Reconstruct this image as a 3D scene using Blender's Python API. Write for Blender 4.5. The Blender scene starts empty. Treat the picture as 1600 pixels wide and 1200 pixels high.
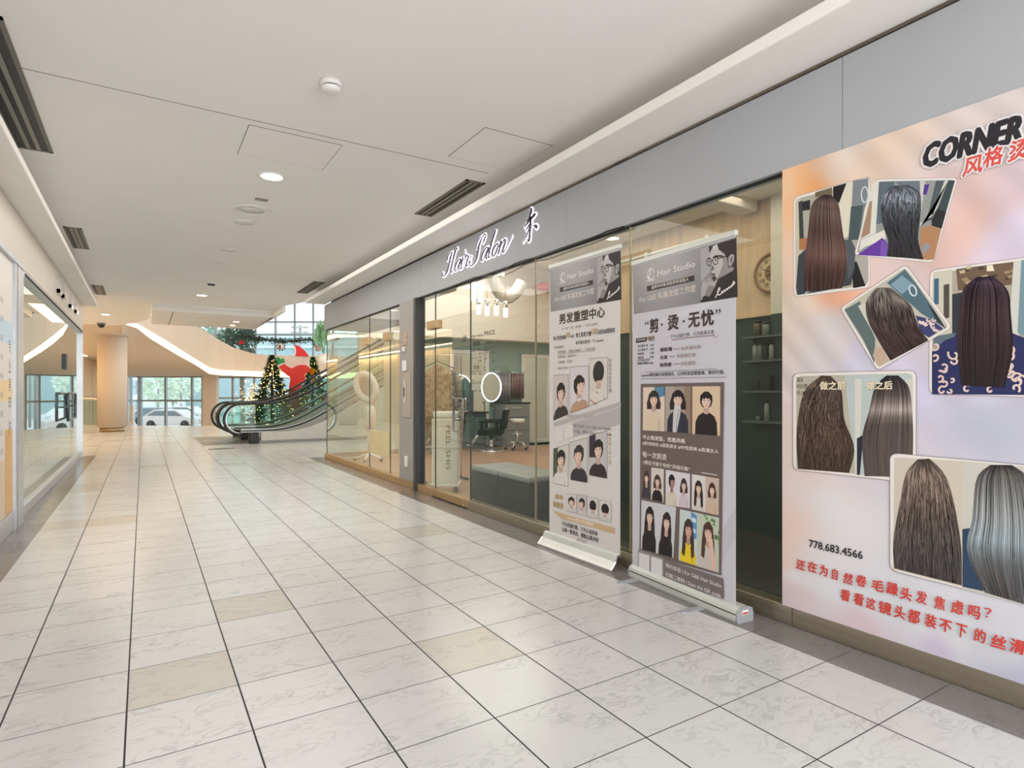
import bpy, bmesh, math, random
from mathutils import Vector, Matrix
import numpy as np
random.seed(7)
SC = bpy.context.scene
COL = SC.collection
# ---------------------------------------------------------------- camera
F = 925.0                                  # focal length in pixels of a 1600 px wide frame
YAW = math.atan2(576, 925); S, C = math.sin(YAW), math.cos(YAW)
HY, CH = 614.0, 1.25                       # horizon row, eye height
cam = bpy.data.cameras.new('camera'); cam.sensor_width = 36; cam.lens = 36 * F / 1600
cam.shift_y = (HY - 600) / 1600; cam.clip_start = .05; cam.clip_end = 400
camo = bpy.data.objects.new('camera', cam); COL.objects.link(camo)
camo.location = (0, 0, CH); camo.rotation_euler = (math.pi / 2, 0, -YAW)
SC.camera = camo
# ---------------------------------------------------------------- world
W = bpy.data.worlds.new('world'); SC.world = W; W.use_nodes = True
bg = W.node_tree.nodes['Background']
bg.inputs[0].default_value = (.93, .97, 1, 1); bg.inputs[1].default_value = 1.75
SC.view_settings.view_transform = 'Standard'; SC.view_settings.look = 'None'
SC.view_settings.exposure = 0.36; SC.view_settings.gamma = 1
SC.cycles.use_denoising = True
SC.cycles.transparent_max_bounces = 24; SC.cycles.max_bounces = 9; SC.cycles.diffuse_bounces = 4
SC.cycles.glossy_bounces = 4; SC.cycles.sample_clamp_indirect = 6

def area(name, loc, rot, sx, sy, power, rgb):
    l = bpy.data.lights.new(name, 'AREA'); l.shape = 'RECTANGLE'; l.size = sx; l.size_y = sy
    l.energy = power; l.color = rgb
    o = bpy.data.objects.new(name, l); COL.objects.link(o); o.location = loc; o.rotation_euler = rot
    return o
WARM = (1, .86, .70); NEUT = (1, .95, .89); COOL = (.94, .97, 1)
area('mall_fill', (.95, -3.9, 1.5), (math.radians(97), 0, 0), 3.8, 2.8, 135, COOL)          # added fill behind the camera, tilted up to brighten the ceiling
area('corridor_fill_near', (.98, 2.2, 3.17), (0, 0, 0), 3.0, 4.0, 7, NEUT)  # added fill panel under the ceiling, no fixture of this size
area('corridor_fill_mid', (.98, 7.2, 3.17), (0, 0, 0), 3.0, 5.0, 66, NEUT)  # added fill panel for the middle of the corridor, not a fixture
area('corridor_fill_far', (.98, 12.6, 3.17), (0, 0, 0), 3.0, 4.4, 26, NEUT)  # added fill panel for the far corridor, not a fixture
area('atrium_fill', (-1.0, 18.2, 3.17), (0, 0, 0), 2.0, 4.0, 30, WARM)  # added warm fill near the column, besides the real downlight
area('lower_hall_fill', (6.5, 29.5, 2.2), (0, 0, 0), 5, 5, 90, WARM)  # added warm fill hanging free in the hall, no fixture
area('salon_fill', (5.8, 9.2, 4.2), (0, 0, 0), 2.6, 5, 120, NEUT)  # added fill to brighten the salon, besides its pendants
area('salon_front_fill', (3.9, 3.3, 2.93), (0, 0, 0), 1.0, 4.6, 26, WARM)  # added fill behind the salon glass, no fixture
area('left_shop_fill', (-2.6, 10, 3.0), (0, 0, 0), 2.2, 6, 32, NEUT)  # added fill to light the left shop interior, no fixture

# ---------------------------------------------------------------- materials
def lin(c):
    return tuple((x / 255 / 12.92) if x / 255 <= .04045 else ((x / 255 + .055) / 1.055) ** 2.4 for x in c[:3])
MATS = {}
def mat(name, rgb, rough=.5, metal=0., vary=.04, scale=8., emit=None, estr=1., spec=.5, bump=0., stretch=None):
    m = MATS.get(name)
    if m: return m
    m = bpy.data.materials.new(name); MATS[name] = m; m.use_nodes = True
    nt = m.node_tree; b = nt.nodes['Principled BSDF']
    b.inputs['Roughness'].default_value = rough; b.inputs['Metallic'].default_value = metal
    b.inputs['Specular IOR Level'].default_value = spec
    tc = nt.nodes.new('ShaderNodeTexCoord'); no = nt.nodes.new('ShaderNodeTexNoise')
    no.inputs['Scale'].default_value = scale; no.inputs['Detail'].default_value = 4
    if stretch:
        mp = nt.nodes.new('ShaderNodeMapping'); mp.inputs['Scale'].default_value = stretch
        nt.links.new(tc.outputs['Object'], mp.inputs[0]); nt.links.new(mp.outputs[0], no.inputs['Vector'])
    else:
        nt.links.new(tc.outputs['Object'], no.inputs['Vector'])
    cr = nt.nodes.new('ShaderNodeValToRGB'); c = lin(rgb)
    cr.color_ramp.elements[0].position = .3; cr.color_ramp.elements[1].position = .7
    cr.color_ramp.elements[0].color = (*[x * (1 - vary) for x in c], 1)
    cr.color_ramp.elements[1].color = (*[min(1, x * (1 + vary)) for x in c], 1)
    nt.links.new(no.outputs['Fac'], cr.inputs[0]); nt.links.new(cr.outputs[0], b.inputs['Base Color'])
    if emit:
        b.inputs['Emission Color'].default_value = (*lin(emit), 1); b.inputs['Emission Strength'].default_value = estr
    if bump:
        bp = nt.nodes.new('ShaderNodeBump'); bp.inputs['Strength'].default_value = bump; bp.inputs['Distance'].default_value = .01
        nt.links.new(no.outputs['Fac'], bp.inputs['Height']); nt.links.new(bp.outputs[0], b.inputs['Normal'])
    return m

def glass(name, tint=(235, 245, 240), ior=1.5, refl=1.0):
    m = bpy.data.materials.new(name); MATS[name] = m; m.use_nodes = True
    nt = m.node_tree; nt.nodes.remove(nt.nodes['Principled BSDF']); out = nt.nodes['Material Output']
    tr = nt.nodes.new('ShaderNodeBsdfTransparent'); tr.inputs[0].default_value = (*lin(tint), 1)
    gl = nt.nodes.new('ShaderNodeBsdfGlossy'); gl.inputs['Roughness'].default_value = .0
    gl.inputs['Color'].default_value = (.97, 1, .98, 1)
    fr = nt.nodes.new('ShaderNodeFresnel'); fr.inputs[0].default_value = ior
    mu = nt.nodes.new('ShaderNodeMath'); mu.operation = 'MULTIPLY'; mu.inputs[1].default_value = refl; mu.use_clamp = True
    mx = nt.nodes.new('ShaderNodeMixShader')
    # both faces of the thin pane are counted on the outer face; the inner side passes light on
    ge = nt.nodes.new('ShaderNodeNewGeometry'); fo = nt.nodes.new('ShaderNodeMath'); fo.operation = 'SUBTRACT'; fo.inputs[0].default_value = 1
    m2 = nt.nodes.new('ShaderNodeMath'); m2.operation = 'MULTIPLY'
    nt.links.new(ge.outputs['Backfacing'], fo.inputs[1]); nt.links.new(fr.outputs[0], mu.inputs[0])
    nt.links.new(mu.outputs[0], m2.inputs[0]); nt.links.new(fo.outputs[0], m2.inputs[1]); nt.links.new(m2.outputs[0], mx.inputs[0])
    nt.links.new(tr.outputs[0], mx.inputs[1]); nt.links.new(gl.outputs[0], mx.inputs[2])
    nt.links.new(mx.outputs[0], out.inputs[0])
    return m

def attr_mat(name, rough=.55, spec=.3):
    m = bpy.data.materials.new(name); MATS[name] = m; m.use_nodes = True
    nt = m.node_tree; b = nt.nodes['Principled BSDF']; b.inputs['Roughness'].default_value = rough
    b.inputs['Specular IOR Level'].default_value = spec
    a = nt.nodes.new('ShaderNodeAttribute'); a.attribute_name = 'Col'
    nt.links.new(a.outputs['Color'], b.inputs['Base Color'])
    return m

def tile_mat(name, base, alt, x0, y0, pitch, px, py, grout, gx, gy, vein=.35, rough=.22, odd=.07):
    """stone tiles: grid of cells with their own tone, grey veins and dark joints"""
    m = bpy.data.materials.new(name); MATS[name] = m; m.use_nodes = True
    nt = m.node_tree; b = nt.nodes['Principled BSDF']; N = nt.nodes.new; L = nt.links.new
    tc = N('ShaderNodeTexCoord'); sp = N('ShaderNodeSeparateXYZ'); L(tc.outputs['Object'], sp.inputs[0])
    def math_(op, a, bb=None, cl=False):
        n = N('ShaderNodeMath'); n.operation = op; n.use_clamp = cl
        for i, v in enumerate((a, bb)):
            if v is None: continue
            if isinstance(v, (int, float)): n.inputs[i].default_value = v
            else: L(v, n.inputs[i])
        return n.outputs[0]
    u = math_('DIVIDE', math_('SUBTRACT', sp.outputs[0], x0), px); v = math_('DIVIDE', math_('SUBTRACT', sp.outputs[1], y0), py)
    fu, fv = math_('FLOOR', u), math_('FLOOR', v)
    du = math_('MULTIPLY', math_('SUBTRACT', .5, math_('ABSOLUTE', math_('SUBTRACT', math_('SUBTRACT', u, fu), .5))), px)
    dv = math_('MULTIPLY', math_('SUBTRACT', .5, math_('ABSOLUTE', math_('SUBTRACT', math_('SUBTRACT', v, fv), .5))), py)
    ju = math_('LESS_THAN', du, gx); jv = math_('LESS_THAN', dv, gy)
    cv = N('ShaderNodeCombineXYZ'); L(fu, cv.inputs[0]); L(fv, cv.inputs[1])
    wn = N('ShaderNodeTexWhiteNoise'); wn.noise_dimensions = '2D'; L(cv.outputs[0], wn.inputs['Vector'])
    # veins: noise shifted per tile
    vm = N('ShaderNodeVectorMath'); vm.operation = 'MULTIPLY_ADD'; L(wn.outputs['Color'], vm.inputs[0]); vm.inputs[1].default_value = (30, 30, 30); L(tc.outputs['Object'], vm.inputs[2])
    mp = N('ShaderNodeMapping'); mp.inputs['Scale'].default_value = (5, 11, 5); mp.inputs['Rotation'].default_value = (0, 0, .5); L(vm.outputs[0], mp.inputs[0])
    n1 = N('ShaderNodeTexNoise'); n1.inputs['Scale'].default_value = 1.3; n1.inputs['Detail'].default_value = 9; n1.inputs['Distortion'].default_value = 1.2; L(mp.outputs[0], n1.inputs['Vector'])
    n2 = N('ShaderNodeTexNoise'); n2.inputs['Scale'].default_value = .6; n2.inputs['Detail'].default_value = 3; L(mp.outputs[0], n2.inputs['Vector'])
    ridge = math_('ABSOLUTE', math_('SUBTRACT', n1.outputs[0], .5))
    vv = math_('SUBTRACT', 1, math_('MULTIPLY', ridge, 22), True)
    vv = math_('MULTIPLY', vv, math_('MULTIPLY', math_('SUBTRACT', n2.outputs[0], .42), 5.5, True), True)
    tone = N('ShaderNodeValToRGB'); e = tone.color_ramp.elements
    e[0].position = 0; e[0].color = (*[x * .95 for x in lin(base)], 1); e[1].position = 1 - odd; e[1].color = (*lin(base), 1)
    k = e.new(1 - odd + .001); k.color = (*lin(alt), 1)
    L(wn.outputs['Value'], tone.inputs[0])
    m1 = N('ShaderNodeMix'); m1.data_type = 'RGBA'; L(math_('MULTIPLY', vv, vein), m1.inputs[0]); L(tone.outputs[0], m1.inputs[6]); m1.inputs[7].default_value = (*[x * .25 for x in lin(base)], 1)
    m2 = N('ShaderNodeMix'); m2.data_type = 'RGBA'; L(math_('MAXIMUM', ju, jv), m2.inputs[0]); L(m1.outputs[2], m2.inputs[6]); m2.inputs[7].default_value = (*lin(grout), 1)
    L(m2.outputs[2], b.inputs['Base Color'])
    L(math_('ADD', math_('MULTIPLY', math_('MAXIMUM', ju, jv), .5), rough), b.inputs['Roughness'])
    return m

# ---------------------------------------------------------------- geometry helpers
def at(u, v, d):                            # a pixel and a distance into a point of the place
    a = (u - 800) / F
    return Vector((d * S + a * d * C, d * C - a * d * S, CH + (HY - v) * d / F))
def onX(u, v, X): return at(u, v, X / (S + (u - 800) / F * C))
def onY(u, v, Y): return at(u, v, Y / (C - (u - 800) / F * S))
def onZ(u, v, Z): return at(u, v, (Z - CH) * F / (HY - v))

def wmat(o):
    return wmat(o.parent) @ o.matrix_parent_inverse @ o.matrix_basis if o.parent else o.matrix_basis.copy()

class MB:
    def __init__(s): s.v = []; s.f = []; s.mi = []; s.c = []; s.sm = []
    def add(s, vs, fs, mi=0, col=None, smooth=False):
        o = len(s.v); s.v += [tuple(p) for p in vs]
        for k, f in enumerate(fs):
            s.f.append([i + o for i in f]); s.mi.append(mi); s.sm.append(smooth)
            s.c.append(col)
        return s
    def box(s, x0, x1, y0, y1, z0, z1, mi=0):
        p = [(x, y, z) for z in (z0, z1) for y in (y0, y1) for x in (x0, x1)]
        return s.add(p, [(0, 2, 3, 1), (4, 5, 7, 6), (0, 1, 5, 4), (2, 6, 7, 3), (0, 4, 6, 2), (1, 3, 7, 5)], mi)
    def obox(s, c, ax, ay, az, mi=0):       # centre and three half-axes
        c, ax, ay, az = map(Vector, (c, ax, ay, az))
        p = [c + ax * i + ay * j + az * k for k in (-1, 1) for j in (-1, 1) for i in (-1, 1)]
        return s.add(p, [(0, 2, 3, 1), (4, 5, 7, 6), (0, 1, 5, 4), (2, 6, 7, 3), (0, 4, 6, 2), (1, 3, 7, 5)], mi)
    def prism(s, poly, n, mi=0, smooth=False):            # closed polygon of points extruded by vector n
        n = Vector(n); a = [Vector(p) for p in poly]; k = len(a)
        return s.add(a + [p + n for p in a], [list(range(k))[::-1], list(range(k, 2 * k))] + [(i, (i + 1) % k, (i + 1) % k + k, i + k) for i in range(k)], mi, smooth=smooth)
    def lathe(s, prof, c=(0, 0, 0), n=20, mi=0, axis='z', smooth=True):
        c = Vector(c); vs = []
        for r, h in prof:
            for i in range(n):
                t = 2 * math.pi * i / n; a, b2 = r * math.cos(t), r * math.sin(t)
                vs.append(c + Vector({'z': (a, b2, h), 'x': (h, a, b2), 'y': (a, h, b2)}[axis]))
        fs = []
        for j in range(len(prof) - 1):
            for i in range(n):
                fs.append((j * n + i, j * n + (i + 1) % n, (j + 1) * n + (i + 1) % n, (j + 1) * n + i))
        fs.append(list(range(n))[::-1]); fs.append([(len(prof) - 1) * n + i for i in range(n)])
        return s.add(vs, fs, mi, smooth=smooth)
    def tube(s, pts, r, n=8, mi=0, closed=False, rs=None):
        pts = [Vector(p) for p in pts]; k = len(pts); vs = []; up = Vector((0, 0, 1)); prev = None
        for i, p in enumerate(pts):
            t = (pts[(i + 1) % k] - pts[i - 1]) if closed or 0 < i < k - 1 else (pts[1] - pts[0] if i == 0 else pts[-1] - pts[-2])
            t.normalize()
            if prev is None:
                a = t.cross(up) if abs(t.z) < .95 else t.cross(Vector((1, 0, 0)))
            else:
                a = prev - t * prev.dot(t)
            a.normalize(); prev = a; b2 = t.cross(a); rr = rs[i] if rs else r
            ra, rb = rr if isinstance(rr, tuple) else (rr, rr)
            vs += [p + a * ra * math.cos(2 * math.pi * j / n) + b2 * rb * math.sin(2 * math.pi * j / n) for j in range(n)]
        fs = [(i * n + j, i * n + (j + 1) % n, ((i + 1) % k) * n + (j + 1) % n, ((i + 1) % k) * n + j) for i in range(k if closed else k - 1) for j in range(n)]
        if not closed: fs += [list(range(n))[::-1], [(k - 1) * n + j for j in range(n)]]
        return s.add(vs, fs, mi, smooth=True)
    def ball(s, c, r, n=10, mi=0, sz=1.):
        prof = [(r * math.sin(math.pi * j / n), -r * sz * math.cos(math.pi * j / n)) for j in range(n + 1)]
        prof[0] = (r * .02, -r * sz); prof[-1] = (r * .02, r * sz)
        return s.lathe(prof, c, max(8, n), mi)
    def build(s, name, mats, parent=None, bevel=0., loc=None, world=True):
        me = bpy.data.meshes.new(name); me.from_pydata(s.v, [], s.f)
        for m in (mats if isinstance(mats, (list, tuple)) else [mats]): me.materials.append(m)
        me.polygons.foreach_set('material_index', s.mi); me.polygons.foreach_set('use_smooth', s.sm)
        if any(c is not None for c in s.c):
            ca = me.color_attributes.new('Col', 'FLOAT_COLOR', 'CORNER'); arr = []
            for f, c in zip(s.f, s.c):
                c = c if c is not None else (128, 128, 128)
                if isinstance(c[0], (tuple, list)): arr += [x for q in c for x in (*lin(q), 1)]
                else: arr += [*lin(c), 1] * len(f)
            ca.data.foreach_set('color', arr)
        o = bpy.data.objects.new(name, me); COL.objects.link(o)
        if parent:
            o.parent = parent
            if world: o.matrix_parent_inverse = wmat(parent).inverted()
        if loc: o.location = loc
        if bevel:
            b = o.modifiers.new('bevel', 'BEVEL'); b.width = bevel; b.segments = 2; b.limit_method = 'ANGLE'
        return o

def tag(o, label, cat, group=None, kind=None):
    o['label'] = label; o['category'] = cat
    if group: o['group'] = group
    if kind: o['kind'] = kind
    return o
def thing(name, label, cat, loc=(0, 0, 0), rz=0, group=None):
    o = bpy.data.objects.new(name, None); COL.objects.link(o); o.empty_display_size = .1
    o.location = loc; o.rotation_euler = (0, 0, rz)
    return tag(o, label, cat, group)
def struct(o, label=None, cat=None):
    o['kind'] = 'structure'
    if label: o['label'] = label
    if cat: o['category'] = cat
    return o
def copy_tree(o, parent=None):
    c = o.copy(); COL.objects.link(c)
    if parent: c.parent = parent
    for ch in [x for x in COL.objects if x.parent == o]: copy_tree(ch, c)
    return c

# text made into flat meshes with the bundled font
_TX = {}
def text_mesh(s, bold=0., shear=0.):
    k = (s, bold, shear)
    if k in _TX: return _TX[k]
    cu = bpy.data.curves.new('lettering', 'FONT'); cu.body = s; cu.size = 1; cu.offset = bold; cu.shear = shear
    cu.resolution_u = 2; cu.fill_mode = 'FRONT'
    o = bpy.data.objects.new('lettering', cu); COL.objects.link(o)
    dg = bpy.context.evaluated_depsgraph_get(); me = o.evaluated_get(dg).to_mesh()
    vs = np.array([v.co[:2] for v in me.vertices], float).reshape(-1, 2); fs = [list(p.vertices) for p in me.polygons]
    bpy.data.objects.remove(o); bpy.data.curves.remove(cu)
    if len(vs):
        vs = vs - vs.min(0); vs = vs / np.maximum(vs.max(0), 1e-6)
    _TX[k] = (vs, fs)
    return _TX[k]

class Print:
    """flat printed sheet: coloured shapes, photos and lettering on a plane, each on its own thin layer"""
    def __init__(s, O, U, V=(0, 0, 1), step=.00002):
        s.O = Vector(O); s.U = Vector(U).normalized(); s.V = Vector(V).normalized(); s.N = s.U.cross(s.V).normalized()
        s.m = MB(); s.k = 0; s.step = step
    def w(s, x, y): return s.O + s.U * x + s.V * y + s.N * (s.k * s.step)
    def px(s, u, v):                          # where the sight line through a pixel meets the sheet
        d = at(u, v, 1) - Vector((0, 0, CH)); o = s.O - Vector((0, 0, CH))
        t = o.dot(s.N) / d.dot(s.N); p = d * t - o
        return (p.dot(s.U), p.dot(s.V))
    def up(s): s.k += 1; return s
    def poly(s, pts, col, up=True):
        if up: s.up()
        s.m.add([s.w(*p) for p in pts], [list(range(len(pts)))], 0, col)
    def ppx(s, pts, col, up=True): s.poly([s.px(*p) for p in pts], col, up)
    def rect(s, x0, y0, x1, y1, col): s.poly([(x0, y0), (x1, y0), (x1, y1), (x0, y1)], col)
    def ell(s, cx, cy, rx, ry, col, n=20):
        s.poly([(cx + rx * math.cos(2 * math.pi * i / n), cy + ry * math.sin(2 * math.pi * i / n)) for i in range(n)], col)
    def line(s, pts, w, col, up=True, closed=False):
        if up: s.up()
        pts = [Vector((*p, 0)) for p in pts]
        if closed: pts = pts + [pts[0]]
        L, R = [], []
        for i, p in enumerate(pts):
            t = pts[min(i + 1, len(pts) - 1)] - pts[max(i - 1, 0)]
            if t.length < 1e-9: t = Vector((1, 0, 0))
            t.normalize(); n = Vector((-t.y, t.x, 0)) * (w[i] if isinstance(w, list) else w) / 2
            L.append(p + n); R.append(p - n)
        k = len(pts)
        s.m.add([s.w(p.x, p.y) for p in L + R], [(i, i + k, i + k + 1, i + 1) for i in range(k - 1)], 0, col)
    def lpx(s, pts, w, col): s.line([s.px(*p) for p in pts], w, col)
    def text(s, t, x, y, w, h, col, bold=.0, shear=0., up=True):   # fits the lettering into a box
        if up: s.up()
        vs, fs = text_mesh(t, 0., shear)
        r = bold * min(h, w) if len(t) < 2 else bold * h
        for dx, dy in ([] if bold else [(0, 0)]) + ([(r * math.cos(k * .785), r * math.sin(k * .785)) for k in range(8)] + [(0, 0)] if bold else []):
            s.k += .5
            s.m.add([s.w(x + dx + p[0] * w, y + dy + p[1] * h) for p in vs], fs, 0, col)
    def tpx(s, t, u0, v0, u1, hpx, col, bold=.0, shear=0.):   # left-bottom pixel, right pixel column, height in pixels at left
        a = s.px(u0, v0); top = s.px(u0, v0 - hpx)
        # right end on the same level
        lo, hi = v0 - 200, v0 + 200
        for _ in range(40):
            mid = (lo + hi) / 2
            if s.px(u1, mid)[1] > a[1]: lo = mid
            else: hi = mid
        b = s.px(u1, mid)
        s.text(t, a[0], a[1], b[0] - a[0], top[1] - a[1], col, bold, shear)
    def build(s, name, mats, parent=None): return s.m.build(name, mats, parent)
# ================================================================ the setting
XR, XL = 2.95, -1.0                        # planes of the two shop fronts
ZF, ZS, ZC = 2.46, 2.95, 3.2               # fascia bottom, soffit, ceiling
stone = tile_mat('floor_stone', (209, 208, 206), (196, 190, 180), -.4565, 2.7714, 1, .4011, .4018, (38, 35, 33), .0032, .0022, .3, odd=.045)
dark_stone = tile_mat('dark_border_stone', (128, 124, 122), (112, 108, 106), -.4565, 2.7714, 1, 5.0, .4018, (58, 55, 53), .002, .002, -.0 + .25, .2)
paint = mat('ceiling_paint', (243, 240, 236), .9, vary=.015, scale=1.2)
paint_band = mat('soffit_paint', (243, 239, 233), .7, vary=.015, scale=1.2)
grey_panel = mat('fascia_grey', (172, 174, 178), .55, vary=.02, scale=1.5)
cream_panel = mat('cream_panel', (214, 205, 194), .45, vary=.02, scale=1.5)
joint = mat('dark_joint', (60, 58, 56), .8)
steel = mat('brushed_steel', (178, 168, 150), .34, .9, vary=.12, scale=30, stretch=(1, .03, 1))
bronze = mat('brushed_bronze', (190, 165, 128), .38, .85, vary=.1, scale=30, stretch=(1, .03, 1))
alu = mat('aluminium', (205, 207, 208), .35, .8, vary=.04)
chrome = mat('chrome', (225, 225, 225), .12, 1., vary=.02)
black = mat('black_plastic', (22, 22, 23), .4)
white = mat('white_satin', (236, 233, 228), .45, vary=.015)
clear = glass('shop_glass', (246, 251, 248), 1.5, 1.6)
edge_green = mat('glass_edge', (120, 160, 145), .2)

# floor: the mall level, with the far edge where the stairs go down
FE = [at(-60, 0, 22.6), at(118, 0, 22.9), at(210, 0, 22.7), at(318, 0, 22.7), at(420, 0, 23.5), at(640, 0, 26)]
m = MB()
pl = [(-.8, -4, 0), (2.695, -4, 0), (2.695, 11.75, 0), (10, 11.75, 0)] + [(p.x, p.y, 0) for p in FE[::-1]] + [(-6.5, 14.45, 0), (-.8, 14.45, 0)]
m.prism(pl, (0, 0, -.25)); struct(m.build('floor', stone), 'pale marble tiled floor of the mall corridor', 'floor')
m = MB(); m.box(2.695, XR + .1, -4, 11.75, -.25, 0); struct(m.build('trim_1', dark_stone), 'dark stone border along the right shop front', 'floor border')
m = MB(); m.box(XL - .2, -.8, -4, 14.45, -.25, 0); struct(m.build('trim_2', dark_stone), 'dark stone border along the left shop front', 'floor border')
# lower entrance hall
m = MB(); a, b, c, d = at(-120, 0, 22), at(760, 0, 24), at(760, 0, 37), at(-120, 0, 37)
m.prism([(p.x, p.y, -1.4) for p in (a, b, c, d)], (0, 0, -.1))
struct(m.build('floor_lower', mat('lower_floor', (205, 190, 170), .3, vary=.05, scale=2)), 'lower floor of the entrance hall', 'floor')

# ceiling of the corridor, soft edges towards the atrium
ce = [(-1.35, -4), (3.35, -4), (3.35, 11.9), (2.7, 13.9), (2.7, 15.1), (.15, 15.1), (.15, 18.2), (-.02, 18.9), (-.53, 20.4), (-1.8, 21.5), (-6.5, 21.5), (-6.5, 14.3), (-1.35, 14.3)]
m = MB(); m.prism([(x, y, ZC) for x, y in ce], (0, 0, .3))
ceil = struct(m.build('ceiling', paint), 'pale plaster ceiling of the corridor', 'ceiling')
m = MB(); m.box(-.76, 2.6, 4.566, 4.574, ZC - .0015, ZC - .0003); struct(m.build('trim_3', mat('seam_grey', (150, 140, 134), .9)), 'thin straight seam across the ceiling', 'ceiling seam')
# dropped bands along both shop fronts
m = MB(); m.box(2.6, XR + .02, -4, 11.6, ZS, ZS + .07); m.box(XR - .02, XR + .3, -4, 11.6, ZS + .07, ZC); struct(m.build('trim_4', paint_band, bevel=.012), 'dropped ceiling band along the right shop front', 'soffit')
m = MB(); m.box(XL - .02, -.765, -4, 14.25, ZS, ZS + .07); m.box(XL - .3, XL, -4, 14.25, ZS + .07, ZC); struct(m.build('trim_5', paint_band, bevel=.012), 'dropped ceiling band along the left shop front', 'soffit')
# right fascia in panels
m = MB(); ys = [-4, 1.63, 3.9, 6.9, 9.2, 11.56]
for a, b in zip(ys, ys[1:]): m.box(XR, XR + .12, a + .0015, b - .0015, ZF, ZS - .03)
m.box(XR + .004, XR + .11, -4, 11.55, ZF + .003, ZS - .04, 0); m.box(XR + .02, XR + .11, -4, 11.55, ZS - .04, ZS - .01, 1); m.box(XR + .03, XR + .07, -4, 11.5, ZF - .006, ZF, 1)
m.box(XR + .13, 4.4, 11.44, 11.56, ZF, ZS + .3, 0)
struct(m.build('wall_right', [grey_panel, joint]), 'grey metal fascia over the right shop front', 'fascia')
# left fascia
m = MB(); ys = [-4, 4.5, 8.6, 14.25]
for a, b in zip(ys, ys[1:]): m.box(XL - .12, XL, a + .0015, b - .0015, ZF + .01, ZS - .02)
m.box(XL - .3, XL - .01, -4, 14.24, ZF + .02, ZC + .2, 0)
struct(m.build('wall_left', [cream_panel, joint]), 'pale fascia over the left shop front', 'fascia')
# right sill: metal base with joints
m = MB(); ys = [-4, 1.9, 5.65]
for a, b in zip(ys, ys[1:]): m.box(XR, XR + .1, a + .001, b - .001, 0, .1)
struct(m.build('baseboard_right', steel, bevel=.004), 'brushed steel base rail under the right glass', 'base rail')
m = MB()
for a, b in ((6.565, 7.05), (7.05, 7.6), (7.6, 8.1), (8.1, 9.0), (9.0, 11.55)): m.box(XR, XR + .1, a + .002, b - .002, .004 if a > 5.6 and b < 6.6 else 0, .1)
m.box(XR + .1, 4.4, 11.45, 11.55, 0, .1)
struct(m.build('baseboard_back', bronze, bevel=.004), 'warm bronze base rail under the far right glass', 'base rail')
# glass panes of the right shop front: each pane is one window
def pane(n, y0, y1, z0=.1, z1=ZF, x=XR + .045, mt=clear, lab=None, gap=.004):
    m = MB(); m.box(x, x + .01, y0 + gap, y1 - gap, z0, z1)
    o = struct(m.build('window_%d' % n, mt), lab, 'window'); return o
pane(1, 1.965, 3.19, lab='frameless glass pane behind the nearer roll-up banner')
pane(2, 3.19, 4.41, lab='frameless glass pane behind the farther roll-up banner')
pane(3, 4.41, 5.65, lab='frameless glass pane in front of the black bench')
pane(4, 6.56, 7.03, lab='narrow glass pane beside the salon door')
pane(5, 7.61, 8.1, lab='narrow glass pane left of the grey service panel')
pane(6, 8.1, 9.01, lab='glass pane with patch fittings near the shop corner')
pane(7, 9.01, 11.54, lab='long glass pane at the shop corner')
pane(8, .3, 1.955, x=XR + .06, lab='glass pane carrying the hair poster')
m = MB(); m.box(XR + .05, 4.38, 11.5, 11.51, .1, ZF); struct(m.build('window_9', clear), 'glass pane on the return side of the shop corner', 'window')
# glazing edges seen as thin lines
m = MB()
for y in (1.96, 3.19, 4.41): m.box(XR + .04, XR + .06, y - .0025, y + .0025, .1, ZF)
struct(m.build('trim_6', mat('glass_joint', (176, 160, 132), .4)), 'thin pale silicone joints between the glass panes', 'glass joint')
m = MB()
for y in (5.655, 6.56, 8.1, 9.01): m.box(XR + .04, XR + .056, y - .003, y + .003, .1, ZF)
m.box(XR + .04, XR + .056, 11.535, 11.545, .1, ZF)
struct(m.build('trim_7', mat('glass_joint_dark', (70, 72, 68), .4)), 'thin dark joints between the far glass panes', 'glass joint')
# salon door
m = MB(); m.box(XR + .045, XR + .057, 5.665, 6.55, .1, ZF - .02)
door = struct(m.build('door_1', clear), 'frameless glass door of the salon', 'door')
m = MB(); m.tube([(XR - .04, 5.69, .98), (XR - .04, 5.69, 1.19), (XR - .04, 5.92, 1.19), (XR - .04, 5.92, .85), (XR - .04, 5.69, .85)][0:0] or [(XR - .03, 5.68, .83), (XR - .03, 5.68, 1.19), (XR - .03, 5.92, 1.19), (XR - .03, 5.92, .83)], .013, 8, closed=True)
m.tube([(XR - .03, 5.68, 1.05), (XR + .05, 5.68, 1.05)], .01); m.tube([(XR - .03, 5.92, .95), (XR + .05, 5.92, .95)], .01)
m.build('door_handle', mat('grey_metal', (140, 134, 128), .35, .8), door)
for nm, z0, z1 in (('hinge', 2.02, 2.12),):
    m = MB(); m.box(XR - .01, XR + .07, 6.42, 6.7, z0, z1); m.build(nm, bronze, door, bevel=.006)
m = MB(); m.box(XR + .0, XR + .1, 5.665, 6.55, .012, .1); m.box(XR - .01, XR + .02, 5.72, 5.76, .02, .05)
m.build('bottom_rail', bronze, door, bevel=.004)
# patch fittings of the far door pane
far_door = COL.objects['window_6']
for y in (8.2, 9.1):
    m = MB(); m.box(XR - .005, XR + .065, y - .11, y + .08, 2.0, 2.12); m.build('hinge', bronze, far_door, bevel=.006)
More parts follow.
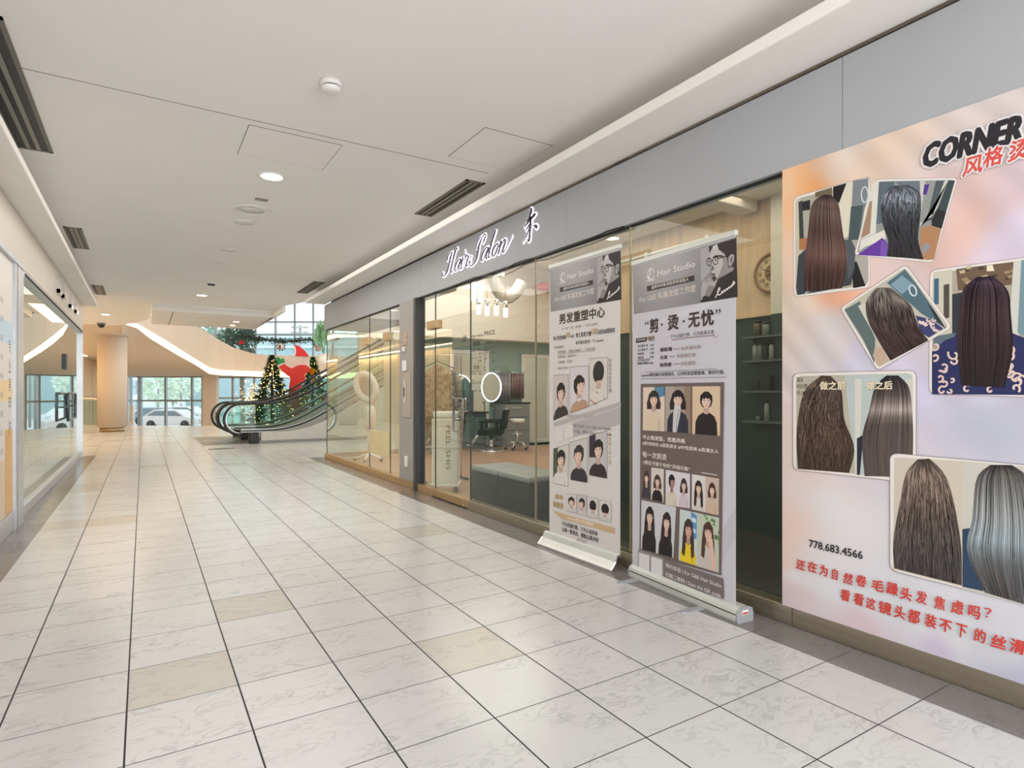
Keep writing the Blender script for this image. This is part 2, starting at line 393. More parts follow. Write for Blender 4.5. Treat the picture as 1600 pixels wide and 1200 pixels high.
# grey service panel and post
m = MB(); m.box(XR - .01, XR + .14, 7.1, 7.6, .1, ZF); pil = struct(m.build('wall_pillar', mat('service_grey', (162, 158, 154), .5), bevel=.004), 'grey metal service panel between the glass fronts', 'panel')
m = MB(); m.box(XR - .02, XR + .12, 7.03, 7.095, 0, ZF); struct(m.build('trim_8', [mat('dark_post', (72, 72, 76), .4, .4)]), 'dark slim post beside the service panel', 'post')
sp = thing('intercom_panel', 'tall beige metal intercom plate on the grey service panel', 'intercom', (XR - .01, 7.34, .95))
m = MB(); m.box(XR - .022, XR - .01, 7.2, 7.47, .93, 1.52); m.build('back_plate', mat('putty', (176, 168, 156), .45), sp, bevel=.004)
m = MB(); m.box(XR - .034, XR - .022, 7.34, 7.4, 1.12, 1.4); m.build('slot_plate', mat('putty_light', (205, 198, 186), .4), sp, bevel=.004)
m = MB(); m.box(XR - .038, XR - .03, 7.36, 7.385, 1.2, 1.32); m.build('call_button', joint, sp)
def small_box(name, lab, cat, y0, y1, z0, z1, mt, dx=.02):
    m = MB(); m.box(XR - .01 - dx, XR - .01, y0, y1, z0, z1); return tag(m.build(name, mt, bevel=.004), lab, cat)
small_box('card_reader', 'small pale card reader just above the intercom plate', 'card reader', 7.34, 7.46, 1.54, 1.68, white)
small_box('power_socket', 'small white socket near the foot of the grey service panel', 'socket', 7.3, 7.38, .28, .42, white)
small_box('notice_plate', 'small picture notice high on the grey service panel', 'notice', 7.32, 7.48, 1.88, 2.05, mat('notice_brown', (190, 160, 140), .5, vary=.35, scale=30), .008)
small_box('alarm_button', 'small cream button box under the picture notice', 'button', 7.4, 7.46, 1.8, 1.86, white, .02)

# left shop front
lf = mat('left_frame', (205, 205, 208), .35, .5)
m = MB(); m.box(XL - .1, XL, -4, 6.98, 0, .17); struct(m.build('baseboard_left', lf, bevel=.004), 'pale metal base rail under the left window poster', 'base rail')
m = MB(); m.box(XL - .1, XL - .02, 7.42, 14.2, 0, .1); m.box(XL - .105, XL - .015, 7.42, 14.2, .1, .112)
struct(m.build('baseboard_front', lf, bevel=.004), 'pale metal base rail under the left glass front', 'base rail')
m = MB(); m.box(XL - .12, XL + .01, 7.0, 7.06, 0, ZF); m.box(XL - .1, XL, 7.06, 7.12, .02, ZF, 1); m.box(XL - .12, XL + .01, 7.12, 7.42, 0, ZF, 0)
struct(m.build('trim_9', [lf, joint]), 'silver frame post between poster and glass front on the left', 'post')
m = MB(); m.box(XL - .1, XL - .005, 7.42, 14.2, ZF - .055, ZF + .01); m.box(XL - .09, XL + .002, 7.6, 14.1, ZF - .045, ZF - .015, 1); m.box(XL - .1, XL + .02, -4, 7.42, ZF - .02, ZF + .03)
struct(m.build('trim_10', [lf, joint]), 'metal head rail over the left glass front', 'head rail')
ys = [7.42, 8.31, 9.48, 10.73, 12.62, 14.2]
for i, (a, b) in enumerate(zip(ys, ys[1:])):
    m = MB(); m.box(XL - .06, XL - .05, a + .003, b - .003, .11, ZF - .05)
    o = struct(m.build('window_%d' % (10 + i), MATS.get('left_glass') or glass('left_glass', (222, 238, 236), 1.52, 1.5)), '%s glass pane of the left shop front' % ('nearest', 'second nearest', 'middle', 'second farthest', 'farthest')[i], 'window')
    if i == 3:
        m = MB(); m.tube([(XL + .02, 11.3, .83), (XL + .02, 11.3, 1.24), (XL + .02, 12.45, 1.24), (XL + .02, 12.45, .83)], .02, 8, closed=True)
        for y, z in ((11.3, 1.03), (12.45, 1.03)): m.tube([(XL + .02, y, z), (XL - .05, y, z)], .012)
        m.build('door_handle', mat('handle_grey', (110, 112, 120), .3, .8), o)
        m = MB(); m.box(XL - .07, XL - .02, 11.5, 11.75, 1.62, 1.86); m.build('lock_box', black, o)
m = MB(); m.box(XL - .1, XL, 14.2, 14.26, 0, ZF); struct(m.build('trim_11', lf), 'end post of the left glass front', 'post')
# the shop behind the left glass
m = MB(); m.box(-4.6, XL - .06, -4, 14.25, -.02, .0); struct(m.build('floor_shop', stone), 'floor of the left shop', 'floor')
lw = mat('left_shop_wall', (205, 206, 200), .8)
m = MB(); m.box(-4.7, -4.6, -4, 14.3, 0, 3.3); m.box(-4.6, XL - .06, 14.26, 14.36, 0, 3.3); m.box(-4.7, XL - .3, -4, 14.3, 3.2, 3.3)
struct(m.build('wall_shop', lw), 'plain walls inside the left shop', 'wall')
# left window poster
P = Print((XL - .01, -2.0, .18), (0, 1, 0))
P.rect(0, 0, 8.97, 2.27, (232, 226, 222)); P.rect(8.62, .0, 8.97, .75, (226, 178, 110)); P.rect(7.8, 0, 8.62, .5, (226, 205, 180)); P.rect(8.0, 1.0, 8.97, 1.18, (245, 215, 170)); P.rect(8.0, 1.5, 8.97, 1.7, (200, 222, 236))
for k, (tx, y) in enumerate((('专', 1.42), ('业', 1.25), ('美', 1.08), ('甲', .9), ('护', .7))):
    P.text(tx, 8.78, y, .12, .13, (90, 100, 120))
for k in range(9): P.text('美容', 8.35, .55 + k * .16, .2, .05, (150, 150, 155))
PRINT = attr_mat('printed_film', .4, .3)
tag(P.build('window_poster', PRINT), 'pale window poster with vertical lettering on the left shop', 'poster')
# signboard letters on the left fascia, seen edge-on
sg = thing('fascia_sign', 'raised metal letters on the left fascia', 'sign', (XL, 11.6, 2.6))
for i, (y, z0, z1) in enumerate(((10.1, 2.62, 2.86), (10.62, 2.62, 2.86), (11.6, 2.6, 2.82), (12.5, 2.62, 2.78))):
    m = MB(); m.box(XL, XL + .035, y, y + .06, z0, z1); m.box(XL, XL + .035, y, y + .3, z0, z0 + .05)
    m.build('letter', chrome, sg)

# ---------------------------------------------------------------- ceiling fittings
glow = mat('lamp_glow', (255, 240, 215), emit=(255, 236, 205), estr=14)
glow_dim = mat('lamp_off', (235, 232, 226), .4)
def downlight(x, y, z, lab, r=.09, on=True, group=None, power=8):
    t = thing('ceiling_light', lab, 'ceiling light', (x, y, z), group=group)
    m = MB(); n = 24
    m.lathe([(r + .03, .0), (r + .03, -.006), (r + .012, -.012), (r, -.008), (r, .0)], (x, y, z), n); m.build('frame', white, t)
    m = MB(); m.lathe([(r, -.003), (r, -.006)], (x, y, z), n); m.build('diffuser', glow if on else glow_dim, t)
    if on and power:
        l = bpy.data.lights.new('spot', 'SPOT'); l.energy = power; l.spot_size = math.radians(140); l.spot_blend = 1; l.shadow_soft_size = .09; l.color = (1, .88, .74)
        o = bpy.data.objects.new('bulb', l); COL.objects.link(o); o.location = (x, y, z - .03)
    return t
downlight(.98, 5.66, ZC, 'lit round downlight beyond the ceiling seam, nearest to us')
downlight(.99, 13.28, ZC, 'small lit downlight in the far corridor ceiling just before the dropped box')
downlight(-.79, 17.77, ZC, 'lit downlight above the round column on the left')
downlight(2.0, 16.45, 3.06, 'front lit downlight under the dropped ceiling box', .07)
downlight(2.02, 17.35, 3.06, 'rear lit downlight under the dropped ceiling box', .07)
downlight(.98, 7.37, ZC, 'unlit round ceiling fitting beyond the big speaker ring', .1, False)
downlight(.99, 8.91, ZC, 'unlit small round fitting in the middle of the ceiling', .085, False)
downlight(.97, 9.81, ZC, 'small unlit round fitting farthest along the ceiling row', .05, False)
t = thing('ceiling_speaker', 'large round white ceiling speaker ring', 'speaker', (.98, 6.82, ZC))
m = MB(); m.lathe([(.2, 0), (.2, -.006), (.185, -.012), (.12, -.01), (.12, 0)], (.98, 6.82, ZC), 32); m.build('rim', white, t)
m = MB(); m.lathe([(.12, -.004), (.12, -.008), (.02, -.012)], (.98, 6.82, ZC), 32); m.build('grille', mat('speaker_cloth', (222, 218, 210), .8), t)
m = MB(); m.box(.95, 1.07, 6.36, 6.44, ZC - .006, ZC); tag(m.build('ceiling_plate', mat('plate_dark', (150, 140, 128), .5), bevel=.002), 'small flat plate in the ceiling beside the speaker ring', 'plate')
t = thing('smoke_detector', 'white dome smoke detector on the near ceiling', 'smoke detector', (1.0, 3.75, ZC))
m = MB(); m.lathe([(.068, 0), (.068, -.02), (.062, -.03)], (1, 3.75, ZC), 24); m.build('base', white, t)
m = MB(); m.lathe([(.052, -.03), (.052, -.038)], (1, 3.75, ZC), 24); m.build('vent_ring', joint, t)
m = MB(); m.lathe([(.058, -.038), (.058, -.046), (.045, -.062), (.02, -.066)], (1, 3.75, ZC), 24); m.build('dome', white, t)
t = thing('exit_sensor', 'small boxed sensor on the far ceiling', 'sensor', (1.01, 11.65, ZC))
m = MB(); m.box(.94, 1.09, 11.6, 11.7, ZC - .03, ZC); m.build('base', white, t); m = MB(); m.box(.96, 1.07, 11.61, 11.69, ZC - .055, ZC - .03); m.build('lens', joint, t)
t = thing('security_camera', 'black dome camera on the ceiling by the round column', 'camera', (-1.0, 20.1, ZC))
m = MB(); m.lathe([(.1, 0), (.1, -.04)], (-1, 20.1, ZC), 20); m.build('base', mat('cam_grey', (120, 116, 110), .5), t)
m = MB(); m.lathe([(.085, -.04), (.08, -.08), (.05, -.12), (.01, -.13)], (-1, 20.1, ZC), 20); m.build('dome', black, t)
def vent(x0, x1, y0, y1, lab):
    t = thing('ceiling_vent', lab, 'vent', ((x0 + x1) / 2, (y0 + y1) / 2, ZC))
    m = MB(); e = .025; z0, z1 = ZC - .008, ZC
    m.box(x0, x0 + e, y0, y1, z0, z1); m.box(x1 - e, x1, y0, y1, z0, z1); m.box(x0, x1, y0, y0 + e, z0, z1); m.box(x0, x1, y1 - e, y1, z0, z1)
    m.build('frame', mat('vent_frame', (120, 118, 110), .5, .3), t)
    m = MB(); m.box(x0 + e, x1 - e, y0 + e, y1 - e, ZC - .003, ZC - .001); m.build('opening', black, t)
    w = (x1 - x0 - 2 * e)
    for k in (1, 2):
        m = MB(); xc = x0 + e + w * k / 3; m.box(xc - .014, xc + .014, y0 + e, y1 - e, z0 + .001, z1 - .002); m.build('slat', mat('vent_slat', (150, 148, 138), .45, .4), t)
vent(2.5, 2.7, 4.8, 6.02, 'dark slot vent in the ceiling above the salon sign')
vent(2.52, 2.72, 10.6, 11.95, 'dark slot vent at the far end of the right ceiling band')
vent(-.8, -.62, 8.65, 9.84, 'slot vent beside the left ceiling band, halfway along')
vent(-.8, -.62, 13.08, 14.24, 'slot vent beside the left ceiling band, at its far end')
vent(-.86, -.62, 4.0, 6.05, 'large slot vent nearest to us beside the left ceiling band')
def hatch(x0, x1, y0, y1, lab):
    m = MB(); e = .004; z = ZC - .002
    for a in ((x0, x1, y0, y0 + e), (x0, x1, y1 - e, y1), (x0, x0 + e, y0, y1), (x1 - e, x1, y0, y1)): m.box(*a, z, ZC - .0004, 1)
    m.box(x0 + e, x1 - e, y0 + e, y1 - e, z - .001, ZC - .0004)
    tag(m.build('access_hatch', [mat('hatch_paint', (243, 239, 235), .9, vary=.01), joint]), lab, 'access hatch')
hatch(.65, 1.33, 4.66, 5.28, 'square access hatch in the ceiling behind the seam, left of centre')
hatch(2.13, 2.74, 3.79, 4.42, 'square access hatch in the ceiling before the seam, near the right band')
# ================================================================ atrium and entrance hall
warm_paint = mat('warm_paint', (216, 200, 182), .85, vary=.015, scale=1)
cove_glow = mat('cove_glow', (255, 240, 205), emit=(255, 228, 178), estr=2.6)
# dropped box at the end of the corridor ceiling
m = MB(); m.prism([(.16, 15.11, 3.06), (2.66, 15.11, 3.06), (2.62, 18.2, 3.06), (.18, 18.22, 3.06)], (0, 0, .14)); m.prism([(2.62, 13.9, 3.06), (2.7, 13.9, 3.06), (2.7, 18.2, 3.06), (2.62, 18.2, 3.06)], (0, 0, .3))
m.box(.56, .575, 15.13, 18.2, 3.0588, 3.0597, 1)
struct(m.build('trim_12', [paint, joint]), 'dropped box at the end of the corridor ceiling', 'ceiling box')
# upper level edge: curved fascia with a lit cove below; (pixel column, distance, fascia bottom, fascia top, cove bottom)
edge = [(196, 17.6, 504.6, 486, 507), (214, 19.0, 505.5, 488, 512.5), (235, 21.5, 517.5, 490, 529), (258, 24, 531, 493, 543), (280, 26.2, 545, 497, 556), (304, 28.6, 560, 508, 569), (327, 30.5, 574, 521, 584), (343, 31.2, 578, 531.5, 586), (366, 31.8, 579, 543.5, 587), (397, 32.2, 580, 553, 588), (430, 32.5, 580.7, 555, 589), (460, 32.6, 581, 556, 590), (500, 32.6, 581.5, 556.5, 591), (560, 32.6, 582, 557, 591), (680, 32.6, 582, 557, 591)]
m = MB(); k = len(edge)
vs = []
for u, d, b, t_, c_ in edge: vs += [at(u, b, d), at(u, t_, d), at(u, HY - (HY - t_) * d / (d + .3), d + .3), at(u, HY - (HY - b) * d / (d + .3), d + .3)]
m.add(vs, [(4 * i + j, 4 * i + 4 + j, 4 * i + 4 + (j + 1) % 4, 4 * i + (j + 1) % 4) for i in range(k - 1) for j in range(4)], smooth=False)
struct(m.build('wall_balcony', warm_paint), 'curved pale balcony edge of the upper level', 'balcony')
m = MB(); vs = []
for u, d, b, t_, c_ in edge: vs += [at(u, b + .3, d + .05), at(u, c_, d - .12)]
m.add(vs, [(2 * i, 2 * i + 1, 2 * i + 3, 2 * i + 2) for i in range(k - 1)])
tag(m.build('cove_light', cove_glow), 'glowing light cove curving under the upper level balcony', 'cove light')
# soffit from the cove down to the entrance glazing
D0 = 33.0
us = [60, 120, 155, 190, 196, 214, 235, 258, 280, 304, 327, 343, 366, 397, 430, 460, 500, 560, 680]
near = {e[0]: at(e[0], e[4], e[1] - .12) for e in edge}
m = MB(); vs = []
for u in us:
    p = near.get(u) or (at(u, 507, 17.0) if u == 190 else at(u, HY - (ZC - CH) * F / 16.8, 16.8))
    q = at(u, 588 if u > 180 else 572, D0)
    if u in near and u > 330: q = at(u, 588.5, D0)
    row = [p.lerp(q, j / 8) for j in range(9)]
    if vs:
        last = vs[-9:]
        for k_ in (1, 2, 3): vs += [a.lerp(b, k_ / 4) for a, b in zip(last, row)]
    vs += row
m.add(vs, [(9 * i + j, 9 * i + 9 + j, 9 * i + 10 + j, 9 * i + 1 + j) for i in range(len(vs) // 9 - 1) for j in range(8)], smooth=True)
struct(m.build('ceiling_soffit', warm_paint), 'sloping soffit over the stairs to the entrance', 'soffit')
# unseen solid slab added over the atrium to hold back sky light
m = MB(); rf = [at(-80, 0, 14), at(160, 0, 14), at(560, 0, 12.5), at(900, 0, 14), at(760, 0, 37), at(-80, 0, 37)]
m.prism([(p.x, p.y, 7.6) for p in rf], (0, 0, .2)); struct(m.build('ceiling_sky_block', warm_paint), 'unseen ceiling slab added over the atrium to block sky light', 'ceiling')
area('atrium_high_fill', (5.2, 22, 7.5), (0, 0, 0), 8, 8, 150, NEUT)  # added fill under the slab, replaces the sky light it blocks
# thin dark slots in the soffit
m = MB()
for u, d, f_ in ((135, 22, .3), (140, 25, .4), (205, 25, .5), (246, 29, .5), (207, 30, .8), (156, 21, .3)):
    pass
# entrance glazing
frame_m = mat('glazing_frame', (150, 160, 165), .4, .5)
win_glass = glass('window_glass', (240, 247, 248), 1.45, 1.2)
def bar(m, u0, v0, u1, v1, d, w=.04, t=.08, mi=0):
    a, b = at(u0, v0, d), at(u1, v1, d); fw = Vector((S, C, 0)); ax = (b - a) / 2
    sd = ax.normalized().cross(fw) * w
    m.obox((a + b) / 2 + fw * t, ax, sd, fw * t, mi)
zb = lambda d: HY + (CH + 1.4) * F / d
def glazing(n, us, vs_, d, lab, vbot=None, w=.05):
    vb = vbot or zb(d)
    m = MB()
    for u in us: bar(m, u, vs_[0], u, vb, d, w)
    for v in list(vs_) + [vb]: bar(m, us[0], v, us[-1], v, d, w)
    o = struct(m.build('window_%d' % n, frame_m), lab, 'window')
    m = MB(); a = [at(us[0], vs_[0], d + .07), at(us[-1], vs_[0], d + .07), at(us[-1], vb, d + .07), at(us[0], vb, d + .07)]
    m.prism(a, Vector((S, C, 0)) * .01); m.build('pane', win_glass, o)
    return o
glazing(20, [196, 203, 216, 219, 258, 299.5, 316], [588.5, 626], D0, 'tall glazed entrance doors at the far end of the hall')
glazing(21, [338, 363, 376, 380, 397, 470, 560], [589.5, 622], D0, 'glazed shop window at the far end behind the escalators')
glazing(22, [290, 312, 337, 360, 398.6, 430, 460, 489, 520, 560], [440, 503, 523], 36, 'tall upper level windows over the balcony', vbot=564)
# walls: pier, wood slat wall, back walls
def frontal(m, u0, u1, v0, v1, d, t=.3, mi=0):
    fw = Vector((S, C, 0)); m.prism([at(u0, v0, d), at(u1, v0, d), at(u1, v1, d), at(u0, v1, d)], fw * t, mi)
m = MB(); frontal(m, 316, 338, 583, zb(32.6), 32.6); struct(m.build('wall_pier', warm_paint), 'square pale pier beside the entrance doors', 'pier')
m = MB(); frontal(m, 60, 196, 540, zb(33.3), 33.3); frontal(m, 560, 760, 420, zb(33.3), 33.3); frontal(m, 60, 300, 380, 572, 36.5)
struct(m.build('wall_far', warm_paint), 'pale far wall of the entrance hall', 'wall')
t = thing('column', 'round pale column with a bronze base ring on the mall floor', 'column', (-.856, 23.2, 0))
cx, cy = -.856, 23.2
m = MB(); m.lathe([(.41, .14), (.41, 3.12)], (cx, cy, 0), 40); m.build('shaft', warm_paint, t)
m = MB(); m.lathe([(.345, 0), (.345, .14)], (cx, cy, 0), 40); m.build('base_ring', bronze, t)
m = MB(); m.lathe([(.46, 3.09), (.46, 3.15), (.43, 3.3), (.43, 3.6)], (cx, cy, 0), 40); m.build('capital', mat('capital_shade', (190, 176, 160), .8), t)
# slatted wood wall on the left with a light cove on top
wood = mat('pale_wood', (226, 196, 152), .5, vary=.22, scale=3, stretch=(9, 9, .25))
pts = [(-3.2, 14.5), (-3.05, 22), (-2.9, 30), (-1.7, 38.5)]
m = MB(); g = MB(); rnd = random.Random(3)
for (x0, y0), (x1, y1) in zip(pts, pts[1:]):
    L = math.hypot(x1 - x0, y1 - y0); n = int(L / .33); dx, dy = (x1 - x0) / L, (y1 - y0) / L
    for i in range(n):
        a0, a1 = i * L / n, (i + 1) * L / n - .015; th = .05 + rnd.random() * .05
        c = Vector((x0 + dx * (a0 + a1) / 2, y0 + dy * (a0 + a1) / 2, .72)); m.obox(c, (dx * (a1 - a0) / 2, dy * (a1 - a0) / 2, 0), (dy * th, -dx * th, 0), (0, 0, 2.12))
    g.obox((x0 + dx * L / 2 + .28, y0 + dy * L / 2, 2.93), (dx * L / 2, dy * L / 2, 0), (dy * .06, -dx * .06, 0), (0, 0, .012))
struct(m.build('wall_wood', wood), 'pale slatted wood wall washed by light from above', 'wall')
tag(g.build('cove_lamp', mat('wood_cove_glow', (255, 240, 205), emit=(255, 224, 170), estr=9)), 'hidden strip light along the top of the slatted wood wall', 'strip light')
area('wood_wall_washer', (-2.75, 26, 2.9), (0, math.radians(25), 0), .15, 22, 110, (1, .8, .55))
m = MB(); m.prism([(-6.5, 14.5, 3.2), (-2.9, 14.5, 3.2), (-2.6, 30, 3.2), (-1.4, 39, 3.2), (-6.5, 39, 3.2)], (0, 0, .2)); struct(m.build('ceiling_side', warm_paint), 'ceiling strip above the slatted wood wall', 'ceiling')
# balustrade by the stairs, left of the column
t = thing('stair_balustrade', 'glass balustrade with white rail by the slatted wood wall', 'balustrade', at(135, 665, 22.6))
fw = Vector((S, C, 0))
m = MB(); m.tube([at(95, 622, 22.6), at(146, 622.5, 22.6), at(158, 624.5, 22.6)], .06, 8); m.build('rail', white, t)
m = MB(); m.tube([at(95, 620.4, 22.58), at(146, 620.8, 22.58), at(158, 622.8, 22.58)], .025, 8); m.build('dark_cap', black, t)
m = MB(); m.prism([at(95, 624, 22.6), at(158, 626, 22.6), at(158, 664, 22.6), at(95, 664, 22.6)], fw * .012); m.build('pane', glass('rail_glass', (225, 238, 235), 1.45, 1.2), t)
for u in (124, 153): 
    m = MB(); bar(m, u, 655 if u < 140 else 640, u, 665.2, 22.5, .03, .03); m.build('post', alu, t)
t = thing('stair_handrail', 'sloping silver stair handrail left of the entrance doors', 'handrail', at(205, 664, 22.8))
m = MB(); m.tube([at(196, 655, 22.8), at(207, 665.5, 22.8)], .03, 8); m.build('sloping_rail', alu, t)
m = MB(); bar(m, 205.5, 633, 205.5, 664.8, 22.8, .05, .05); m.build('post', alu, t)

# ---------------------------------------------------------------- escalators
step_m = mat('escalator_steps', (70, 72, 74), .4, .6, vary=.2, scale=40)
rail_m = mat('handrail_rubber', (28, 28, 30), .35)
clad = mat('escalator_cladding', (214, 208, 198), .5)
def bend(x, z0, xb, slope=.577, r=1.3):
    if x < xb - r / 2: return z0
    if x > xb + r / 2: return z0 + slope * (x - xb)
    t = (x - xb + r / 2) / r; return z0 + slope * r * t * t / 2
XE = 8.6
esc_glass = glass('escalator_glass', (240, 248, 245), 1.5, 1.5)
def escalator(y0, y1, lab):
    t = thing('escalator', lab, 'escalator', (1.6, (y0 + y1) / 2, 0), group='escalators')
    xs = [2.03 + (XE - 2.03) * i / 44 for i in range(45)]
    top = [(x, bend(x, .985, 3.14)) for x in xs]
    arc = [(2.03 - .385 * math.sin(a), .6 + .385 * math.cos(a)) for a in [math.pi * i / 14 for i in range(15)]]
    loop = [(2.35, .215), (2.2, .215)] + arc[::-1] + top
    for y in (y0, y1):
        sgn = 1 if y == y1 else -1
        m = MB(); m.tube([(x, y, z) for x, z in loop], (.04, .028), 8); m.build('handrail', rail_m, t)
        m = MB(); m.tube([(x, y, z - .045 if i > 16 else z) for i, (x, z) in enumerate(loop[17:])], .022, 6)
        m.tube([(x + .045 * math.sin(a) * 0 + (2.03 - x) * .12, y, z + (.6 - z) * .12) for (x, z), a in zip(arc, range(15))], .018, 6); m.build('rail_guide', chrome, t)
        low = [(x, bend(x, .36, 3.3)) for x in xs]
        poly = [(x, z - .05) for x, z in top] + low[::-1] + [(2.03 - .33 * math.sin(a), .6 + .33 * math.cos(a)) for a in [math.pi * i / 12 for i in range(12, -1, -1)] if .6 + .33 * math.cos(a) > .36]
        m = MB(); m.prism([(x, y - .006, z) for x, z in poly], (0, .012, 0)); m.build('glass_balustrade', esc_glass, t)
        # deck along the foot of the glass, cladding below
        m = MB(); n = len(xs)
        vs = [p for x, z in low for p in ((x, y - .07, z - .075), (x, y - .07, z), (x, y + .07, z), (x, y + .07, z - .075))]
        m.add(vs, [(4 * i + j, 4 * i + 4 + j, 4 * i + 4 + (j + 1) % 4, 4 * i + (j + 1) % 4) for i in range(n - 1) for j in range(4)] + [(0, 1, 2, 3)])
        m.add([(x, y - .075, z + dz) for x, z in low for dz in (-.06, -.02)], [(2 * i, 2 * i + 2, 2 * i + 3, 2 * i + 1) for i in range(n - 1)], 1)
        m.build('deck', [alu, rail_m], t)
        out = y + sgn * .02
        m = MB(); vs = [p for x, z in [q for q in low if q[0] > 2.4] for p in ((x, out - .04, 0), (x, out + .04, 0), (x, out + .04, bend(x, .285, 3.65)), (x, out - .04, bend(x, .285, 3.65)))]
        m.add(vs, [(4 * i + j, 4 * i + 4 + j, 4 * i + 4 + (j + 1) % 4, 4 * i + (j + 1) % 4) for i in range(len([q for q in low if q[0] > 2.4]) - 1) for j in range(4)] + [(0, 1, 2, 3)])
        m.build('cladding', clad, t)
        m = MB(); m.box(2.2, 2.42, y - .1, y + .1, 0, .28); m.build('inlet_box', black, t, bevel=.02)
        m = MB(); m.box(2.43, XE, out - .05, out + .05, 0, .07); m.build('skirting', mat('grey_skirting', (150, 148, 142), .5), t)
    m = MB(); x = 2.4; ex = []
    for i in range(16):
        xa = 2.4 + i * .4; za = bend(xa, .02, 3.5)
        m.box(xa, xa + .4, y0 + .08, y1 - .08, -.2 + za, za)
    m.build('steps', step_m, t)
    m = MB(); m.box(1.2, 2.4, y0 - .02, y1 + .02, 0, .008); m.build('landing_plate', mat('landing_plate', (128, 126, 122), .3, .7, vary=.15, scale=60), t)
    return t
escalator(15.8, 17.15, 'nearer escalator with glass sides and black handrails')
escalator(17.45, 18.8, 'farther escalator behind the nearer one, beside the lit tree')
for i, (u, v, w_) in enumerate(((333, 702, .2), (352, 701, .34))):
    p = onZ(u, v, 0); m = MB(); m.box(p.x - w_ / 2, p.x + w_ / 2, p.y - .12, p.y + .12, 0, .004)
    tag(m.build('floor_plate', mat('floor_plate', (120, 112, 102), .4, .4, vary=.3, scale=50)), ('smaller', 'larger')[i] + ' dark metal floor plate in front of the escalator landing', 'floor plate')

# ---------------------------------------------------------------- holiday display behind the escalators
needle = mat('tree_needles', (46, 70, 42), .7, vary=.35, scale=3)
needle2 = mat('tree_needles_bright', (40, 84, 44), .7, vary=.4, scale=3)
bulb_m = mat('string_bulbs', (255, 220, 150), emit=(255, 205, 120), estr=4)
def xtree(x, y, h, r, mt, lab, seed, nl):
    rn = random.Random(seed); t = thing('christmas_tree', lab, 'tree', (x, y, 0))
    m = MB()
    for i in range(5200):
        q = rn.random() ** .8; z = .2 + (h - .2) * (1 - q); tier = .75 + .25 * ((z * 5.5) % 1.0 < .5)
        R = r * q * tier * (.55 + .45 * rn.random() ** .4) + .02; a = rn.random() * 6.283
        p = Vector((x + R * math.cos(a), y + R * math.sin(a), z)); o = Vector((math.cos(a), math.sin(a), -.25 + rn.random() * .5)) * (.06 + .07 * rn.random())
        sd = Vector((rn.gauss(0, 1), rn.gauss(0, 1), rn.gauss(0, 1))).normalized() * .022
        m.add([p - o * .6 + sd, p - o * .6 - sd, p + o], [(0, 1, 2)])
    f = m.build('foliage', mt, t); f['kind'] = 'stuff'
    m = MB(); m.lathe([(.06, 0), (.05, h * .5), (.012, h * .95)], (x, y, 0), 8); m.build('trunk', mat('bark', (70, 50, 36), .9), t)
    m = MB()
    for i in range(nl):
        q = rn.random() ** .8; z = .2 + (h - .25) * (1 - q); R = r * q * (.8 + .25 * rn.random()) + .015; a = rn.random() * 6.283
        m.ball((x + R * math.cos(a), y + R * math.sin(a), z), .010 + .006 * rn.random(), 4)
    f = m.build('string_lights', bulb_m, t); f['kind'] = 'stuff'
    m = MB(); m.lathe([(.3, 0), (.34, .05), (.2, .2), (.05, .22)], (x, y, 0), 16); m.build('stand_skirt', mat('tree_skirt', (190, 186, 178), .9), t)
    return t
p1 = at(425, 614, 18.9); p2 = at(489, 614, 21.6)
xtree(p1.x, p1.y, 2.46, .82, needle, 'green tree with warm string lights behind the escalator rail', 5, 300)
t2 = xtree(p2.x, p2.y, 2.56, .8, needle2, 'brighter green tree with gold ornaments partly behind the escalator', 6, 120)
rn = random.Random(9); gold = mat('gold_ornament', (214, 170, 60), .3, .6); red_o = mat('red_ornament', (190, 50, 60), .35, .2)
for i in range(34):
    q = .1 + .8 * rn.random(); a = math.pi + YAW * 0 + rn.uniform(.6, 3.4); z = .25 + 2.2 * (1 - q); R = .78 * q
    m = MB(); m.ball((p2.x + R * math.cos(a), p2.y + R * math.sin(a), z), rn.uniform(.03, .055), 8); m.build('ornament', (gold, gold, red_o)[i % 3], t2)
for i, (u, v) in enumerate(((487, 580), (491, 597), (474, 573))):
    c = at(u, v, 20.1); m = MB()
    for k in range(14):
        a = k * .449; o = Vector((C, -S, 0)) * math.cos(a) * .12 + Vector((0, 0, 1)) * math.sin(a) * .12; sd = o.cross(Vector((S, C, 0))).normalized() * .03
        m.add([c, c + o * .6 + sd, c + o, c + o * .6 - sd], [(0, 1, 2, 3)]); m.ball(c, .03, 5)
    m.build('gold_flower', gold, t2)
# festive cut-out board
z8 = lambda pts: [(390 + x / 8.575, 500 + y / 8.575) for x, y in pts]
co = thing('festive_cutout', 'big red cut-out holiday figure with a green mitten between two trees', 'cut-out', at(462, 690, 19.7))
fwd = Vector((S, C, 0))
def cut(name, pts, rgb, d=19.7, th=.03):
    m = MB(); m.prism([at(u, v, d) for u, v in z8(pts)][::-1], fwd * th); m.build(name, mat('cutout_' + name, rgb, .6, vary=.02), co)
cut('pale_beard', [(470, 478), (612, 476), (790, 492), (800, 560), (805, 650), (740, 625), (680, 615), (620, 640), (570, 660), (530, 650), (490, 615), (440, 585)], (230, 205, 186), 19.74)
cut('cap', [(598, 330), (650, 345), (700, 378), (745, 420), (775, 460), (792, 494), (740, 486), (612, 480), (625, 430), (616, 370)], (226, 44, 42), 19.7)
cut('cap_trim', [(590, 345), (600, 335), (617, 372), (624, 430), (612, 480), (585, 476), (598, 420)], (236, 226, 218), 19.71)
